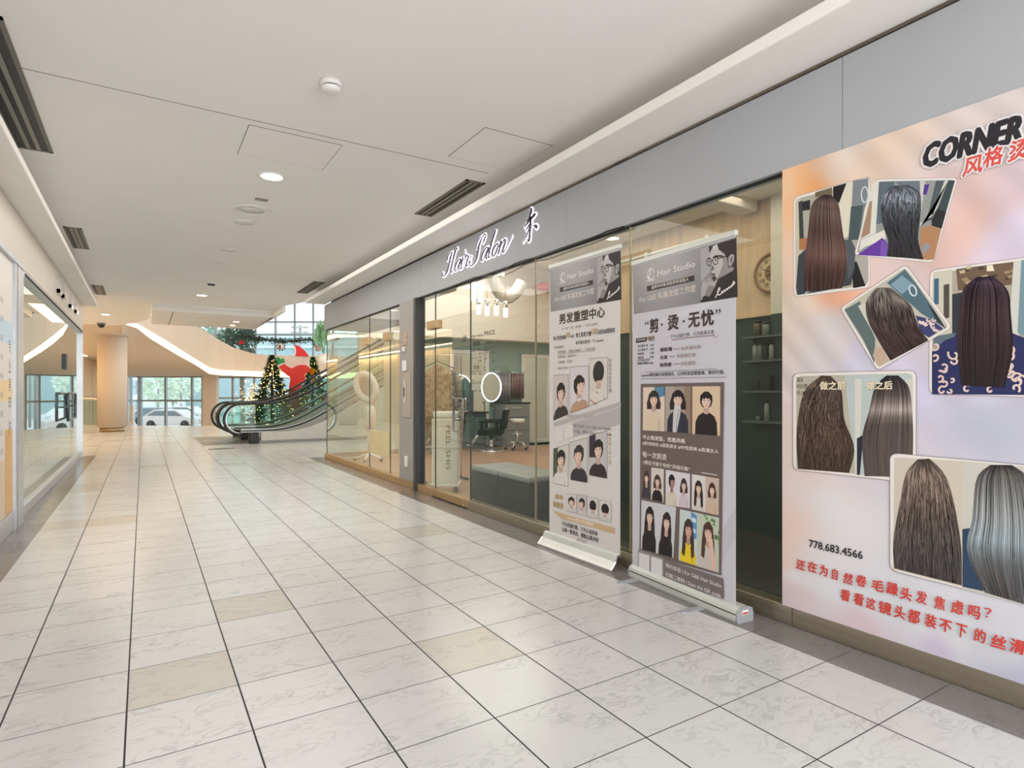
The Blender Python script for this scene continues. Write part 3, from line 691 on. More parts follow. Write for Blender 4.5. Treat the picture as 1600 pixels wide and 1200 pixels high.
cut('coat', [(395, 620), (430, 598), (462, 590), (500, 620), (540, 640), (572, 648), (630, 612), (690, 600), (750, 605), (805, 640), (775, 700), (735, 740), (745, 780), (705, 850), (668, 932), (525, 932), (535, 850), (548, 772), (500, 740), (440, 690), (408, 650)], (228, 58, 48), 19.7)
cut('mitten', [(357, 500), (385, 497), (405, 515), (420, 532), (432, 512), (455, 515), (456, 575), (425, 580), (385, 603), (368, 592), (348, 552)], (28, 140, 72), 19.69)
cut('cuff', [(372, 606), (428, 578), (455, 580), (462, 590), (430, 600), (396, 622)], (236, 232, 224), 19.7)
cut('base', [(525, 932), (668, 932), (660, 1290), (500, 1290)], (150, 40, 38), 19.72)
m = MB(); bar(m, 455, 680, 462, 600, 20.1, .03, .03); bar(m, 450, 688, 466, 688, 19.7, .02, .15); m.build('stand', black, co)

# ---------------------------------------------------------------- upper level greenery, garland, ornaments
def leafy(m, c, r, n, rn, size, mi=0, up=.2, squash=1.):
    for i in range(n):
        d = Vector((rn.gauss(0, 1), rn.gauss(0, 1), rn.gauss(0, 1))).normalized()
        p = Vector(c) + Vector((d.x * r, d.y * r, d.z * r * squash)) * rn.random() ** .4
        o = (d + Vector((0, 0, up))).normalized() * size * (.6 + .8 * rn.random()); sd = o.cross(Vector((rn.gauss(0, 1), rn.gauss(0, 1), rn.gauss(0, 1)))).normalized() * size * .28
        m.add([p, p + o * .5 + sd, p + o, p + o * .5 - sd], [(0, 1, 2, 3)], mi)
leaf_g = mat('leaf_green', (140, 170, 150), .6, vary=.3, scale=2); leaf_d = mat('leaf_dark', (104, 136, 124), .6, vary=.3, scale=2)
rn = random.Random(21)
g = MB(); path = [(382, 526, 32), (398, 529, 32), (412, 531, 32), (430, 532.5, 32), (448, 533.5, 32), (468, 532, 32), (488, 531, 32), (506, 529.5, 32), (530, 528, 32)]
cl = [at(*p) for p in path]
g.tube(cl, .05, 6)
for a, b in zip(cl, cl[1:]):
    for k in range(5): leafy(g, a.lerp(b, k / 5), .1, 16, rn, .13)
tag(g.build('garland', mat('garland_green', (44, 62, 48), .7, vary=.3)), 'dark green garland strung across the upper windows', 'garland')
t = thing('hanging_ornament', 'round brown and white ornament hanging below the garland', 'ornament', at(439, 541, 31.9))
c = at(439, 541, 31.9)
m = MB(); m.ball(c, .17, 10); m.build('ball', mat('ornament_pale', (222, 214, 206), .6), t)
m = MB()
for k in range(9):
    a = k * 6.283 / 9 + .2; o = (Vector((C, -S, 0)) * math.cos(a) + Vector((0, 0, 1)) * math.sin(a)); m.ball(c + o * .21, .05, 5)
m.ball(c - fwd * .15, .06, 6); m.ball(c - fwd * .13 - Vector((0, 0, .09)), .07, 6); m.build('beads', mat('ornament_brown', (96, 72, 66), .6), t)
t = thing('hanging_basket', 'pinkish basket hanging at the right end of the garland', 'basket', at(497, 541, 31.8))
c = at(497, 543, 31.8); m = MB(); m.lathe([(.12, -.2), (.2, .1), (.2, .12)], c, 14); m.build('pot', mat('basket_pink', (176, 150, 148), .7), t)
m = MB(); leafy(m, c + Vector((0, 0, .2)), .18, 70, rn, .15); m.build('foliage', leaf_d, t)
t = thing('tropical_plant', 'broad leaved tropical plant on the upper level by the shop corner', 'plant', at(505, 556, 31))
m = MB(); base = at(506, 553, 31)
for (u, v) in ((495, 500), (500, 497), (492, 512), (508, 494), (499, 520), (515, 500), (488, 521), (512, 520)):
    p = at(u, v, 31); L = (p - base); sd = Vector((C, -S, 0)) * .16; mid = base + L * .72
    m.add([base + L * .35, mid + sd, p, mid - sd], [(0, 1, 2, 3)]); m.tube([base, base + L * .5], .02, 5)
m.build('foliage', mat('broad_leaf', (120, 168, 128), .5, vary=.2), t)
m = MB(); m.lathe([(.25, -.5), (.3, 0)], base, 14); m.build('pot', white, t)
t = thing('planter', 'leafy planter with red flowers at the curved balcony', 'plant', at(376, 548, 32.6))
m = MB()
for u, v, r in ((366, 524, .5), (378, 527, .65), (389, 536, .45), (356, 533, .5), (370, 538, .5), (386, 522, .35)): leafy(m, at(u, v, 32.8), r, 170, rn, .22)
m.build('foliage', leaf_d, t)
m = MB()
for u, v in ((377, 533), (379.5, 535), (375.5, 536)): m.ball(at(u, v, 32.2), .09, 6)
m.build('flowers', red_o, t)
m = MB(); frontal(m, 352, 394, 545, 560, 32.9, .4); m.build('trough', warm_paint, t)
# light display in the far shop window
t = thing('light_display', 'string light figure glowing in the far shop window', 'light display', at(392, 640, 30))
m = MB(); c = at(393, 622, 30)
for i in range(150): m.ball(c + Vector((rn.gauss(0, .32), rn.gauss(0, .1), rn.gauss(0, .42))), .018, 4)
f = m.build('string_lights', bulb_m, t); f['kind'] = 'stuff'
m = MB(); m.lathe([(.12, -2.2), (.05, -2.1), (.04, .5)], c, 10); m.build('figure', mat('display_gold', (196, 160, 110), .7), t)

# ---------------------------------------------------------------- the street outside
t = thing('street_building', 'pale grey building across the street behind the upper windows', 'building', at(400, 614, 70))
m = MB(); frontal(m, 290, 620, 520, 700, 70, 8); frontal(m, 290, 620, 524, 528, 69.8, .3, 1); frontal(m, 290, 620, 540, 544, 69.8, .3, 1); m.build('facade', [mat('facade_teal', (168, 190, 194), .8), mat('facade_line', (205, 214, 216), .8)], t)
t = thing('office_block', 'pale office block across the street behind the entrance doors', 'building', at(240, 614, 80))
m = MB(); frontal(m, 120, 285, 560, 680, 80, 8); m.build('facade', mat('office_pale', (232, 236, 238), .8), t)
for i, (u0, u1, v0, v1) in enumerate(((200, 212, 594, 604), (225, 236, 592, 600), (200, 212, 606, 615), (225, 236, 603, 612), (222, 252, 637, 648), (272, 295, 637, 648), (204, 212, 626, 640), (345, 372, 606, 616))):
    m = MB(); frontal(m, u0, u1, v0, v1, 79.7, .4); m.build('shop_sign' if i in (4, 5) else 'window', mat('sign_dark', (110, 134, 142), .5) if i in (4, 5) else mat('office_glass', (170, 188, 194), .3), t)
for i, (u, v, r, d) in enumerate(((247, 607, 1.3, 56), (283, 600, 1.6, 62), (270, 612, 1.1, 68), (322, 517, 1.5, 45), (333, 538, 1.3, 50))):
    t = thing('street_tree', ('green street tree seen through the left door leaf', 'big green street tree seen through the right door leaf', 'low green street tree between the two others', 'tree top behind the left end of the upper windows', 'tree crown just above the curved balcony edge')[i], 'tree', at(u, 660, d))
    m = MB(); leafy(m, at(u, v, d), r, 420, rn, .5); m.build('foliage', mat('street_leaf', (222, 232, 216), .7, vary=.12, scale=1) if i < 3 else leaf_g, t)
    m = MB(); a = at(u, v, d); m.tube([a, (a.x, a.y, -1.3)], .09, 6); m.build('trunk', mat('pale_bark', (170, 160, 150), .9), t)
t = thing('utility_pole', 'utility pole with cross bars behind the upper windows', 'pole', at(468, 660, 60))
m = MB(); bar(m, 468.5, 508, 468.5, 660, 60, .12, .1); m.build('shaft', mat('pole_grey', (170, 172, 172), .8), t)
for v in (511.5, 519.5):
    m = MB(); bar(m, 455, v, 482, v, 59.8, .06, .06); m.build('cross_bar', MATS['pole_grey'], t)
    for u in (456, 462, 475, 480): m = MB(); bar(m, u, v - 2, u, v + 2, 59.7, .1, .05); m.build('insulator', MATS['pole_grey'], t)
def car(u, d, rgb, lab, L=4.2):
    p = at(u, 0, d); gz = -1.42; t = thing('car', lab, 'car', (p.x, p.y, gz)); r = Vector((C, -S, 0)); f_ = Vector((S, C, 0)); o = Vector((p.x, p.y, gz))
    prof = [(-L / 2, .3), (L / 2, .3), (L / 2, .75), (L * .3, .9), (L * .14, 1.4), (-L * .25, 1.42), (-L * .42, .95), (-L / 2, .85)]
    m = MB(); m.prism([o + r * x + Vector((0, 0, z)) for x, z in prof][::-1], f_ * 1.7); m.build('body', mat('car_' + lab[:6], rgb, .25, .2), t, bevel=.04)
    m = MB(); m.prism([o + r * x + Vector((0, 0, z)) - f_ * .01 for x, z in [(-L * .38, .98), (L * .26, .95), (L * .12, 1.32), (-L * .23, 1.34)]][::-1], f_ * 1.72); m.build('windows', mat('car_glass', (110, 122, 128), .15), t)
    for x in (-L * .3, L * .3):
        m = MB(); c = o + r * x + Vector((0, 0, .32)); m.tube([c - f_ * .03, c + f_ * .25], .32, 14); m.build('wheel', black, t)
car(262, 44, (212, 204, 202), 'pale grey car parked across the street')
car(240, 50, (120, 138, 146), 'dark car parked behind the entrance doors')
car(284, 55, (225, 228, 230), 'white car parked at the right door leaf')
m = MB(); a, b = at(-100, 0, 37), at(800, 0, 37); m.prism([(p.x, p.y, -1.42) for p in (a, b, at(900, 0, 100), at(-200, 0, 100))], (0, 0, -.1))
struct(m.build('floor_street', mat('asphalt', (196, 198, 200), .9)), 'pale street outside the entrance', 'street')
# ================================================================ inside the salon
wood_floor = mat('wood_floor', (172, 128, 98), .3, vary=.25, scale=2.5, stretch=(1.2, 9, 1))
wood_up = mat('pale_wood_panel', (222, 192, 160), .6, vary=.12, scale=3, stretch=(5, 5, .5))
teal_dark = mat('dark_green_panel', (44, 62, 62), .35, vary=.1, scale=3)
salon_white = mat('salon_white', (232, 222, 210), .8, vary=.01)
m = MB(); m.prism([(XR + .1, .2, 0), (9, .2, 0), (9, 12.2, 0), (4.5, 12.2, 0), (4.5, 11.42, 0), (XR + .1, 11.42, 0)], (0, 0, -.02))
struct(m.build('floor_salon', wood_floor), 'brown wood floor of the salon', 'floor')
m = MB(); m.box(XR + .1, 4.65, .25, 6.2, -.018, .002); struct(m.build('floor_front', tile_mat('dark_front_tile', (62, 60, 58), (54, 52, 50), 0, 0, 1, .6, .6, (30, 30, 30), .003, .003, .1, .25)), 'dark tiled strip of floor inside the salon glass', 'floor')
m = MB(); m.box(4.65, 4.8, .2, 6.3, 0, 1.93, 0); m.box(4.66, 4.8, .2, 6.3, 1.93, 3.3, 1); m.box(4.62, 4.66, .2, 6.3, 1.925, 1.945, 1); m.box(4.6, 4.655, 2.0, 3.16, 0, 1.93, 0); m.box(4.6, 4.66, 2.0, 3.16, 1.93, 3.1, 2)
struct(m.build('wall_salon', [teal_dark, wood_up, salon_white]), 'salon wall, dark green below and pale wood above', 'wall')
m = MB(); m.box(XR + .1, 4.8, .1, .25, 0, 3.3); m.box(4.65, 9, 6.25, 6.4, 0, 4.3); m.box(9, 9.1, 6.3, 12.3, 0, 4.3); struct(m.build('wall_inner', salon_white), 'plain inner walls of the salon', 'wall')
m = MB(); m.box(4.4, 4.52, 11.3, 12.3, 0, 4.3); m.box(4.5, 9.1, 12.2, 12.3, 0, 2.5, 1); m.box(4.5, 9.1, 12.2, 12.3, 2.5, 4.3, 0); m.box(4.5, 9.1, 11.8, 12.2, 2.48, 3.74, 0)
struct(m.build('wall_mirror', [salon_white, mat('grey_green_wall', (150, 172, 164), .35, vary=.05)]), 'grey green back wall of the salon under a white bulkhead', 'wall')
m = MB(); m.box(XR + .12, 9.1, 6.3, 12.3, 4.3, 4.4); m.box(XR + .12, 4.8, .1, 6.3, 3.1, 3.2); m.box(4.62, 4.8, 6.2, 6.4, 3.0, 4.3); m.box(XR + .12, XR + .2, 6.3, 11.5, ZF, 4.3)
struct(m.build('ceiling_salon', salon_white), 'white salon ceiling', 'ceiling')
m = MB(); m.box(XR + .12, 4.62, 3.3, 3.48, 2.86, 3.1); m.box(4.3, 4.62, .3, 6.25, 2.95, 3.1); struct(m.build('trim_13', salon_white, bevel=.01), 'white ceiling beams inside the salon front', 'beam')
t = thing('ceiling_pipe', 'thin white pipe running along the top of the salon wood wall', 'pipe', (4.5, 4.6, 2.72))
m = MB(); m.tube([(4.56, 3.5, 2.72), (4.56, 6.2, 2.72)], .018, 8); m.build('tube', white, t)
for y in (3.8, 4.6, 5.4): m = MB(); m.box(4.545, 4.65, y - .02, y + .02, 2.69, 2.75); m.build('bracket', white, t)
# clock
t = thing('wall_clock', 'round vintage wall clock with roman numerals on the salon wall', 'clock', (4.64, 3.2, 2.3))
c = onX(1208, 426, 4.65); cy, cz = c.y, c.z; R = .178
m = MB(); m.lathe([(R, 0), (R, -.035), (R - .02, -.04), (R - .028, -.02), (R - .028, 0)], (4.66, cy, cz), 40, axis='x'); m.build('rim', mat('clock_rim', (150, 118, 86), .5), t)
P = Print((4.638, cy, cz), (0, -1, 0))
P.ell(0, 0, R - .02, R - .02, (214, 190, 160), 40); P.ell(0, 0, .075, .075, (150, 122, 94), 30)
for k, s_ in enumerate(('XII', 'I', 'II', 'III', 'IIII', 'V', 'VI', 'VII', 'VIII', 'IX', 'X', 'XI')):
    a = math.pi / 2 - k * math.pi / 6; n = len(s_); w_ = .012 * n + .006
    P.text(s_, .118 * math.cos(a) - w_ / 2, .118 * math.sin(a) - .018, w_, .036, (70, 54, 42), .01)
P.line([(0, 0), (-.085, .04)], .007, (45, 36, 30)); P.line([(0, 0), (-.055, -.03)], .009, (45, 36, 30)); P.ell(0, 0, .009, .009, (45, 36, 30), 12)
PAPER = attr_mat('printed_paper', .7, .1)
P.build('dial', PAPER, t)
# shelves with bottles on the dark wall
sh_m = mat('shelf_grey', (96, 104, 100), .5); rn = random.Random(4)
bt = [mat('bottle_grey', (128, 136, 130), .35), mat('bottle_dark', (40, 46, 46), .3), mat('bottle_pale', (160, 164, 156), .35), mat('jar_brown', (96, 84, 72), .4)]
def bottle(x, y, z, r, h, mt, lab, cat='bottle', jar=False):
    t = thing('jar' if jar else 'bottle', lab, cat, (x, y, z), group='products on the dark shelves')
    m = MB(); r *= .72; m.lathe([(r, 0), (r, h * (.8 if jar else .7)), (r * (.9 if jar else .45), h * .82)], (x, y, z), 14); m.build('body', mt, t)
    m = MB(); m.lathe([(r * (.95 if jar else .45), h * .8), (r * (.95 if jar else .4), h)], (x, y, z), 12); m.build('lid' if jar else 'cap', black, t)
for k, (v, word) in enumerate(((527.5, 'top'), (564, 'second'), (610.5, 'third'), (656.5, 'lowest'))):
    a, b = onX(1167, v, 4.6), onX(1207, v, 4.6); z = a.z
    m = MB(); m.box(4.53, 4.65, b.y - .35, a.y, z - .018, z); tag(m.build('wall_shelf', sh_m), '%s small grey shelf on the dark green salon wall' % word, 'shelf', 'product shelves on the dark wall')
    f_ = lambda u: onX(u, v, 4.58).y
    if k == 0:
        bottle(4.585, f_(1183), z, .045, .14, bt[3], 'brown stacked jar on the top shelf', 'jar', True); bottle(4.585, f_(1196), z, .04, .12, bt[0], 'grey jar on the top shelf', 'jar', True)
    if k == 1:
        bottle(4.585, f_(1180), z, .035, .17, bt[2], 'pale bottle at the left end of the second shelf'); bottle(4.585, f_(1187.5), z, .032, .165, bt[0], 'grey bottle second from left on the second shelf'); bottle(4.585, f_(1196), z, .036, .15, bt[1], 'dark bottle on the second shelf'); bottle(4.585, f_(1205), z, .03, .16, bt[2], 'pale bottle at the right end of the second shelf')
    if k == 2:
        for j, (u0, u1, h) in enumerate(((1175, 1189, .085), (1190, 1206, .13))):
            m = MB(); m.box(4.55, 4.63, f_(u1), f_(u0), z, z + h); tag(m.build('product_box', bt[1], bevel=.003), ('low black', 'taller black')[j] + ' box on the third dark shelf', 'box')
    if k == 3:
        bottle(4.585, f_(1198), z, .03, .19, bt[2], 'tall pale pump bottle on the lowest shelf'); bottle(4.585, f_(1184), z, .022, .05, bt[0], 'tiny jar on the lowest shelf', 'jar', True)
# black bench of two cubes behind the glass
leather = mat('grey_leather', (150, 148, 146), .4, vary=.06); bl = mat('black_leather', (26, 29, 30), .55, vary=.1, spec=.25)
for i, (y0, y1) in enumerate(((5.43, 6.03), (4.81, 5.41))):
    t = thing('ottoman', ('left', 'right')[i] + ' black cube ottoman with a grey cushioned top behind the glass', 'ottoman', (3.45, (y0 + y1) / 2, 0))
    m = MB(); m.box(3.2, 3.72, y0, y1, 0, .36); m.build('body', bl, t, bevel=.012)
    m = MB(); m.box(3.19, 3.73, y0 - .004, y1 + .004, .362, .425); m.build('cushion', leather, t, bevel=.025)
# styling stations
def frame_(name, x0, x1, y, z0, z1, w, lab):
    t = thing(name, lab, 'mirror', ((x0 + x1) / 2, y, z0))
    m = MB(); m.box(x0, x0 + w, y - .05, y, z0, z1); m.box(x1 - w, x1, y - .05, y, z0, z1); m.box(x0 + w, x1 - w, y - .05, y, z1 - w, z1); m.box(x0 + w, x1 - w, y - .05, y, z0, z0 + w); m.build('frame', white, t, bevel=.004)
    m = MB(); m.box(x0 + w, x1 - w, y - .02, y - .005, z0 + w, z1 - w); m.build('mirror_glass', mat('mirror_silver', (225, 232, 230), .03, 1., vary=.01), t)
frame_('framed_mirror', 5.9, 6.92, 12.18, .3, 2.24, .09, 'wide white framed mirror behind the barber chairs')
frame_('framed_mirror', 7.84, 8.7, 12.18, .02, 2.2, .09, 'tall white framed mirror beside the farther roll-up banner')
led = mat('led_ring', (255, 250, 240), emit=(240, 246, 255), estr=2.2)
def ring(u, v, d, lab):
    c = at(u, v, d); t = thing('ring_mirror', lab, 'ring mirror', c)
    tx = Vector((.953, .302, 0)); R = .315
    m = MB(); m.tube([c + tx * R * math.cos(a) + Vector((0, 0, R * math.sin(a))) for a in [i * math.pi / 20 for i in range(40)]], .014, 6, closed=True); m.build('led_ring', led, t)
    n = tx.cross(Vector((0, 0, 1))); m = MB(); m.tube([c - n * .008 + tx * (R - .03) * math.cos(a) + Vector((0, 0, (R - .03) * math.sin(a))) for a in [i * math.pi / 20 for i in range(40)]], .008, 5, closed=True); m.build('rim', joint, t)
    m = MB(); m.prism([c + tx * (R - .02) * math.cos(a) + Vector((0, 0, (R - .02) * math.sin(a))) for a in [i * math.pi / 20 for i in range(40)]], n * -.006); m.build('mirror_glass', MATS['mirror_silver'], t)
    m = MB(); m.tube([c - Vector((0, 0, R)), c - Vector((0, 0, R + .12))], .02, 6); m.build('stem', black, t)
ring(768, 605, 13.1, 'lit ring mirror above the black barber chair'); ring(704, 606, 12.6, 'lit ring mirror half hidden by the flowered top')
# counter below the mirrors
t = thing('station_counter', 'black counter with drawers below the mirrors', 'counter', (6.6, 12, 0))
m = MB(); m.box(5.2, 6.75, 11.84, 12.12, .78, .82); m.build('top', black, t, bevel=.004)
m = MB(); m.box(5.3, 6.7, 11.88, 12.12, 0, .78); m.build('carcass', mat('counter_teal', (66, 88, 88), .4), t)
for i in range(4):
    m = MB(); m.box(5.35 + i * .34, 5.65 + i * .34, 11.862, 11.88, .12, .7); dr = m.build('drawer', mat('drawer_teal', (84, 108, 106), .35), t)
    m = MB(); m.box(5.42 + i * .34, 5.58 + i * .34, 11.85, 11.862, .6, .62); m.build('handle', chrome, dr)
t = thing('drawer_cabinet', 'tall grey drawer cabinet right of the barber chair', 'cabinet', (7.35, 12, 0))
m = MB(); m.box(7.05, 7.78, 11.7, 12.12, 0, 1.0); m.build('carcass', mat('cabinet_grey', (136, 138, 140), .45), t); m = MB(); m.box(7.03, 7.8, 11.68, 12.13, 1.0, 1.03); m.build('top', black, t)
for i in range(3):
    m = MB(); m.box(7.09, 7.74, 11.682, 11.7, .08 + i * .305, .365 + i * .305); dr = m.build('drawer', MATS['cabinet_grey'], t, bevel=.004)
    m = MB(); m.box(7.28, 7.55, 11.665, 11.682, .28 + i * .305, .3 + i * .305); m.build('handle', chrome, dr)
t = thing('display_tower', 'dark slim tool tower on the counter', 'tower', at(742, 640, 13.3))
p = at(741, 640, 13.3); m = MB(); m.box(p.x - .07, p.x + .07, 11.9, 12.0, .822, 1.3); m.build('body', mat('tower_dark', (60, 66, 70), .4), t)
for k in range(3): m = MB(); m.tube([(p.x - .04 + .04 * k, 11.95, 1.3), (p.x - .045 + .045 * k, 11.95, 1.46)], .012, 6); m.build('tool', black, t)
# hanging capes
for u0, u1, v0, v1, rgb, lab in ((771, 797, 583, 627, (150, 140, 146), 'pale grey hair cape hanging on the back wall'), (798.5, 818, 584, 622, (128, 98, 100), 'mauve hair cape hanging beside the grey one')):
    a, b = onY(u0, v0, 12.1), onY(u1, v1, 12.1); t = thing('hair_cape', lab, 'cape', (a.x, 12.1, b.z)); m = MB(); n = 16
    vs = []
    for i in range(n + 1):
        x = a.x + (b.x - a.x) * i / n; y = 12.1 + .03 * math.sin(i * 1.9)
        vs += [(x, y, b.z), (x, y, a.z), (x, y + .015, a.z), (x, y + .015, b.z)]
    m.add(vs, [(4 * i + j, 4 * i + 4 + j, 4 * i + 4 + (j + 1) % 4, 4 * i + (j + 1) % 4) for i in range(n) for j in range(4)], smooth=True); m.build('cloth', mat('cape_%d' % u0, rgb, .5, vary=.15), t)
    m = MB(); m.tube([(a.x, 12.08, a.z + .03), (b.x, 12.08, a.z + .03)], .012, 6); m.build('rail', chrome, t)
# barber chairs
def barber_chair(x, y, rz, lab):
    t = thing('barber_chair', lab, 'chair', (x, y, 0), rz, 'barber chairs at the mirrors'); B = lambda mm, nm, mt, par=t, bv=0: mm.build(nm, mt, par, bevel=bv, world=False)
    m = MB(); m.lathe([(.3, 0), (.3, .02), (.25, .035), (.06, .05)], n=28); m.lathe([(.05, .05), (.045, .33)], n=14); B(m, 'base', chrome)
    m = MB(); m.box(-.27, .27, -.26, .26, .34, .49); B(m, 'seat', bl, bv=.04)
    m = MB(); m.obox((0, -.3, .68), (.26, 0, 0), (0, .05, -.01), (0, -.03, .22)); B(m, 'backrest', bl, bv=.03)
    m = MB(); m.tube([(-.25, -.35, .9), (.25, -.35, .9)], .03, 8); B(m, 'headrest', leather)
    for s_ in (-1, 1):
        m = MB(); m.box(s_ * .33 - .035, s_ * .33 + .035, -.28, .22, .62, .67); m.box(s_ * .33 - .02, s_ * .33 + .02, -.2, -.14, .4, .62); m.box(s_ * .33 - .02, s_ * .33 + .02, .12, .18, .4, .62); B(m, 'armrest', bl, bv=.012)
    m = MB(); m.box(-.2, .2, .38, .5, .12, .15); m.tube([(-.12, .26, .36), (-.14, .44, .14)], .015, 6); m.tube([(.12, .26, .36), (.14, .44, .14)], .015, 6); B(m, 'footrest', chrome)
    m = MB(); m.tube([(.0, -.1, .3), (-.3, -.2, .24)], .012, 6); B(m, 'pump_lever', black)
    return t
barber_chair(6.38, 11.1, .9, 'black barber chair on a round chrome foot, in full view through the glass')
barber_chair(5.22, 11.0, .4, 'black barber chair half hidden behind the door handle')
t = thing('rolling_stool', 'small stool with a white seat on five castors', 'stool', (6.98, 11.0, 0))
m = MB(); m.lathe([(.155, .6), (.17, .62), (.17, .665), (.15, .68)], (6.98, 11.0, 0), 24); m.build('seat', white, t)
m = MB(); m.lathe([(.028, .16), (.028, .4), (.018, .4), (.018, .6)], (6.98, 11.0, 0), 12); m.build('gas_lift', chrome, t)
for k in range(5):
    a = k * 1.2566; d_ = Vector((math.cos(a), math.sin(a), 0)); c0 = Vector((6.98, 11, 0)); m = MB()
    m.tube([c0 + Vector((0, 0, .17)), c0 + d_ * .16 + Vector((0, 0, .15)), c0 + d_ * .25 + Vector((0, 0, .07))], .016, 6); lg = m.build('leg', chrome, t)
    m = MB(); c1 = c0 + d_ * .25 + Vector((0, 0, .032)); sd = d_.cross(Vector((0, 0, 1))) * .015; m.tube([c1 - sd, c1 + sd], .03, 10); m.build('castor', black, lg)
# pendant lamps
for i, (u, v) in enumerate(((748, 491), (761, 493), (775.5, 492.5), (790, 495.5))):
    p = onY(u, v, 9.0); t = thing('pendant_lamp', ('leftmost', 'second from left', 'third from left', 'rightmost')[i] + ' of the four slim glowing pendant tubes in the salon', 'pendant lamp', (p.x, p.y, p.z), group='pendant tube lamps')
    m = MB(); m.lathe([(.03, .0), (.038, .01), (.038, .16)], p, 14); m.build('glowing_tube', mat('tube_glow', (255, 245, 225), emit=(255, 236, 200), estr=6), t)
    m = MB(); m.lathe([(.042, .16), (.042, .27), (.01, .29)], p, 14); m.build('socket', chrome, t)
    m = MB(); m.tube([p + Vector((0, 0, .28)), (p.x, p.y, 4.299)], .005, 5); m.build('cord', mat('cord', (190, 175, 150), .6), t)
p = onY(746, 470, 8.2); t = thing('crystal_chandelier', 'cluster of long glowing crystal rods near the salon ceiling', 'chandelier', p)
for dx in (-.09, -.045, .03, .075):
    m = MB(); m.tube([p + Vector((dx, 0, -.02 if dx > 0 else .0)), p + Vector((dx, 0, .3))], .018, 8); m.build('rod', MATS['tube_glow'], t)
m = MB(); m.box(p.x - .12, p.x + .11, p.y - .03, p.y + .03, p.z + .3, p.z + .33); m.tube([p + Vector((0, 0, .33)), (p.x, p.y, 4.299)], .008, 5); m.build('mount', chrome, t)
t = thing('flexible_duct', 'ribbed silver duct hanging from the salon ceiling', 'duct', onY(790, 460, 10.2))
pth = [onY(u, v, 10.2) for u, v in ((770, 432), (776, 450), (784, 462), (795, 465), (806, 457), (816, 440))]
full = [a.lerp(b, k / 8) for a, b in zip(pth, pth[1:]) for k in range(8)]
m = MB(); m.tube(full, .12, 12, rs=[.12 + .014 * (i % 2) for i in range(len(full))]); m.build('sleeve', mat('duct_silver', (205, 198, 188), .4, .3), t)
m = MB(); q = pth[0]; m.box(q.x - .2, q.x + .2, q.y - .12, q.y + .12, q.z, 4.29); m.build('plenum_box', salon_white, t)
t = thing('red_parasol', 'red rounded shade lying on top of the white bulkhead', 'shade', onY(842, 441, 11.86))
c = onY(848, 450, 11.95); m = MB(); m.lathe([(.3, 0), (.32, .05), (.27, .13), (.12, .2), (.01, .22)], (c.x, 11.86, 3.742), 24); m.build('shade', mat('red_cloth', (205, 84, 84), .7, vary=.2, scale=30), t)
# flowered top on a rack, cart, steamer
rk = thing('garment_rack', 'slim garment rack behind the narrow glass pane', 'rack', (3.6, 7.75, 0))
m = MB(); m.tube([(3.3, 7.75, 0), (3.3, 7.75, 1.8), (3.95, 7.75, 1.8), (3.95, 7.75, 0)], .01, 8); m.build('rail', chrome, rk)
for x in (3.3, 3.95): m = MB(); m.box(x - .02, x + .02, 7.55, 7.95, 0, .03); m.build('foot', black, rk)
t = thing('flowered_top', 'beige flowered top on a hanger behind the salon glass', 'garment', (3.56, 7.7, .9))
floral = mat('floral_cloth', (176, 158, 136), .8, vary=.55, scale=16)
m = MB(); rows = 14; n = 22; ctr = Vector((3.56, 7.72, 0)); ax = Vector((.78, -.5, 0)).normalized(); ay = Vector((.5, .78, 0)).normalized(); vs = []
for j in range(rows + 1):
    tt = j / rows; z = 1.66 - .74 * tt; w_ = (.09 + .2 * min(1, tt * 4)) * (1 + .12 * tt)
    for i in range(n):
        a = 6.283 * i / n; fold = 1 + .1 * math.sin(5 * a + 1) * tt; vs.append(ctr + ax * w_ * math.cos(a) * fold + ay * .07 * math.sin(a) * fold + Vector((0, 0, z - .05 * abs(math.cos(a)) * (1 - tt))))
m.add(vs, [(j * n + i, j * n + (i + 1) % n, (j + 1) * n + (i + 1) % n, (j + 1) * n + i) for j in range(rows) for i in range(n)], smooth=True); m.build('bodice', floral, t)
for s_ in (-1, 1):
    m = MB(); b0 = ctr + ax * s_ * .22; m.tube([b0 + Vector((0, 0, 1.58)), b0 + ax * s_ * .07 + Vector((0, 0, 1.42)), b0 + ax * s_ * .09 + Vector((0, 0, 1.22))], .07, 10, rs=[(.07, .05), (.075, .05), (.07, .045)]); m.build('sleeve', floral, t)
m = MB(); m.tube([ctr + ax * -.24 + Vector((0, 0, 1.6)), ctr + Vector((0, 0, 1.7)), ctr + ax * .24 + Vector((0, 0, 1.6))], .008, 6); m.tube([ctr + Vector((0, 0, 1.7)), ctr + Vector((0, 0, 1.8)) + ay * .02], .005, 5); m.build('hanger', black, t)
m = MB(); leafy(m, ctr + ax * .25 + Vector((0, 0, 1.18)), .09, 90, random.Random(3), .05, squash=3.); m.build('dark_ruffle', mat('dark_lace', (40, 38, 46), .8), t)
t = thing('towel_cart', 'tall white towel cart on castors with rotated lettering behind the salon door', 'cart', (3.28, 6.72, 0))
ax = Vector((.8489, -.5286, 0)); ay = Vector((.5286, .8489, 0)); c = at(697, 614, 7.55)
m = MB(); m.obox((c.x, c.y, .52), ax * .165, ay * .15, (0, 0, .41)); m.build('sheet_bag', mat('cart_white', (226, 220, 210), .7), t, bevel=.02)
m = MB(); m.obox((c.x, c.y, .095), ax * .18, ay * .17, (0, 0, .018)); m.build('base', white, t, bevel=.005)
m = MB(); m.obox((c.x, c.y, .56), ax * .17, ay * .155, (0, 0, .008)); m.build('band', mat('cart_band', (200, 190, 176), .7), t)
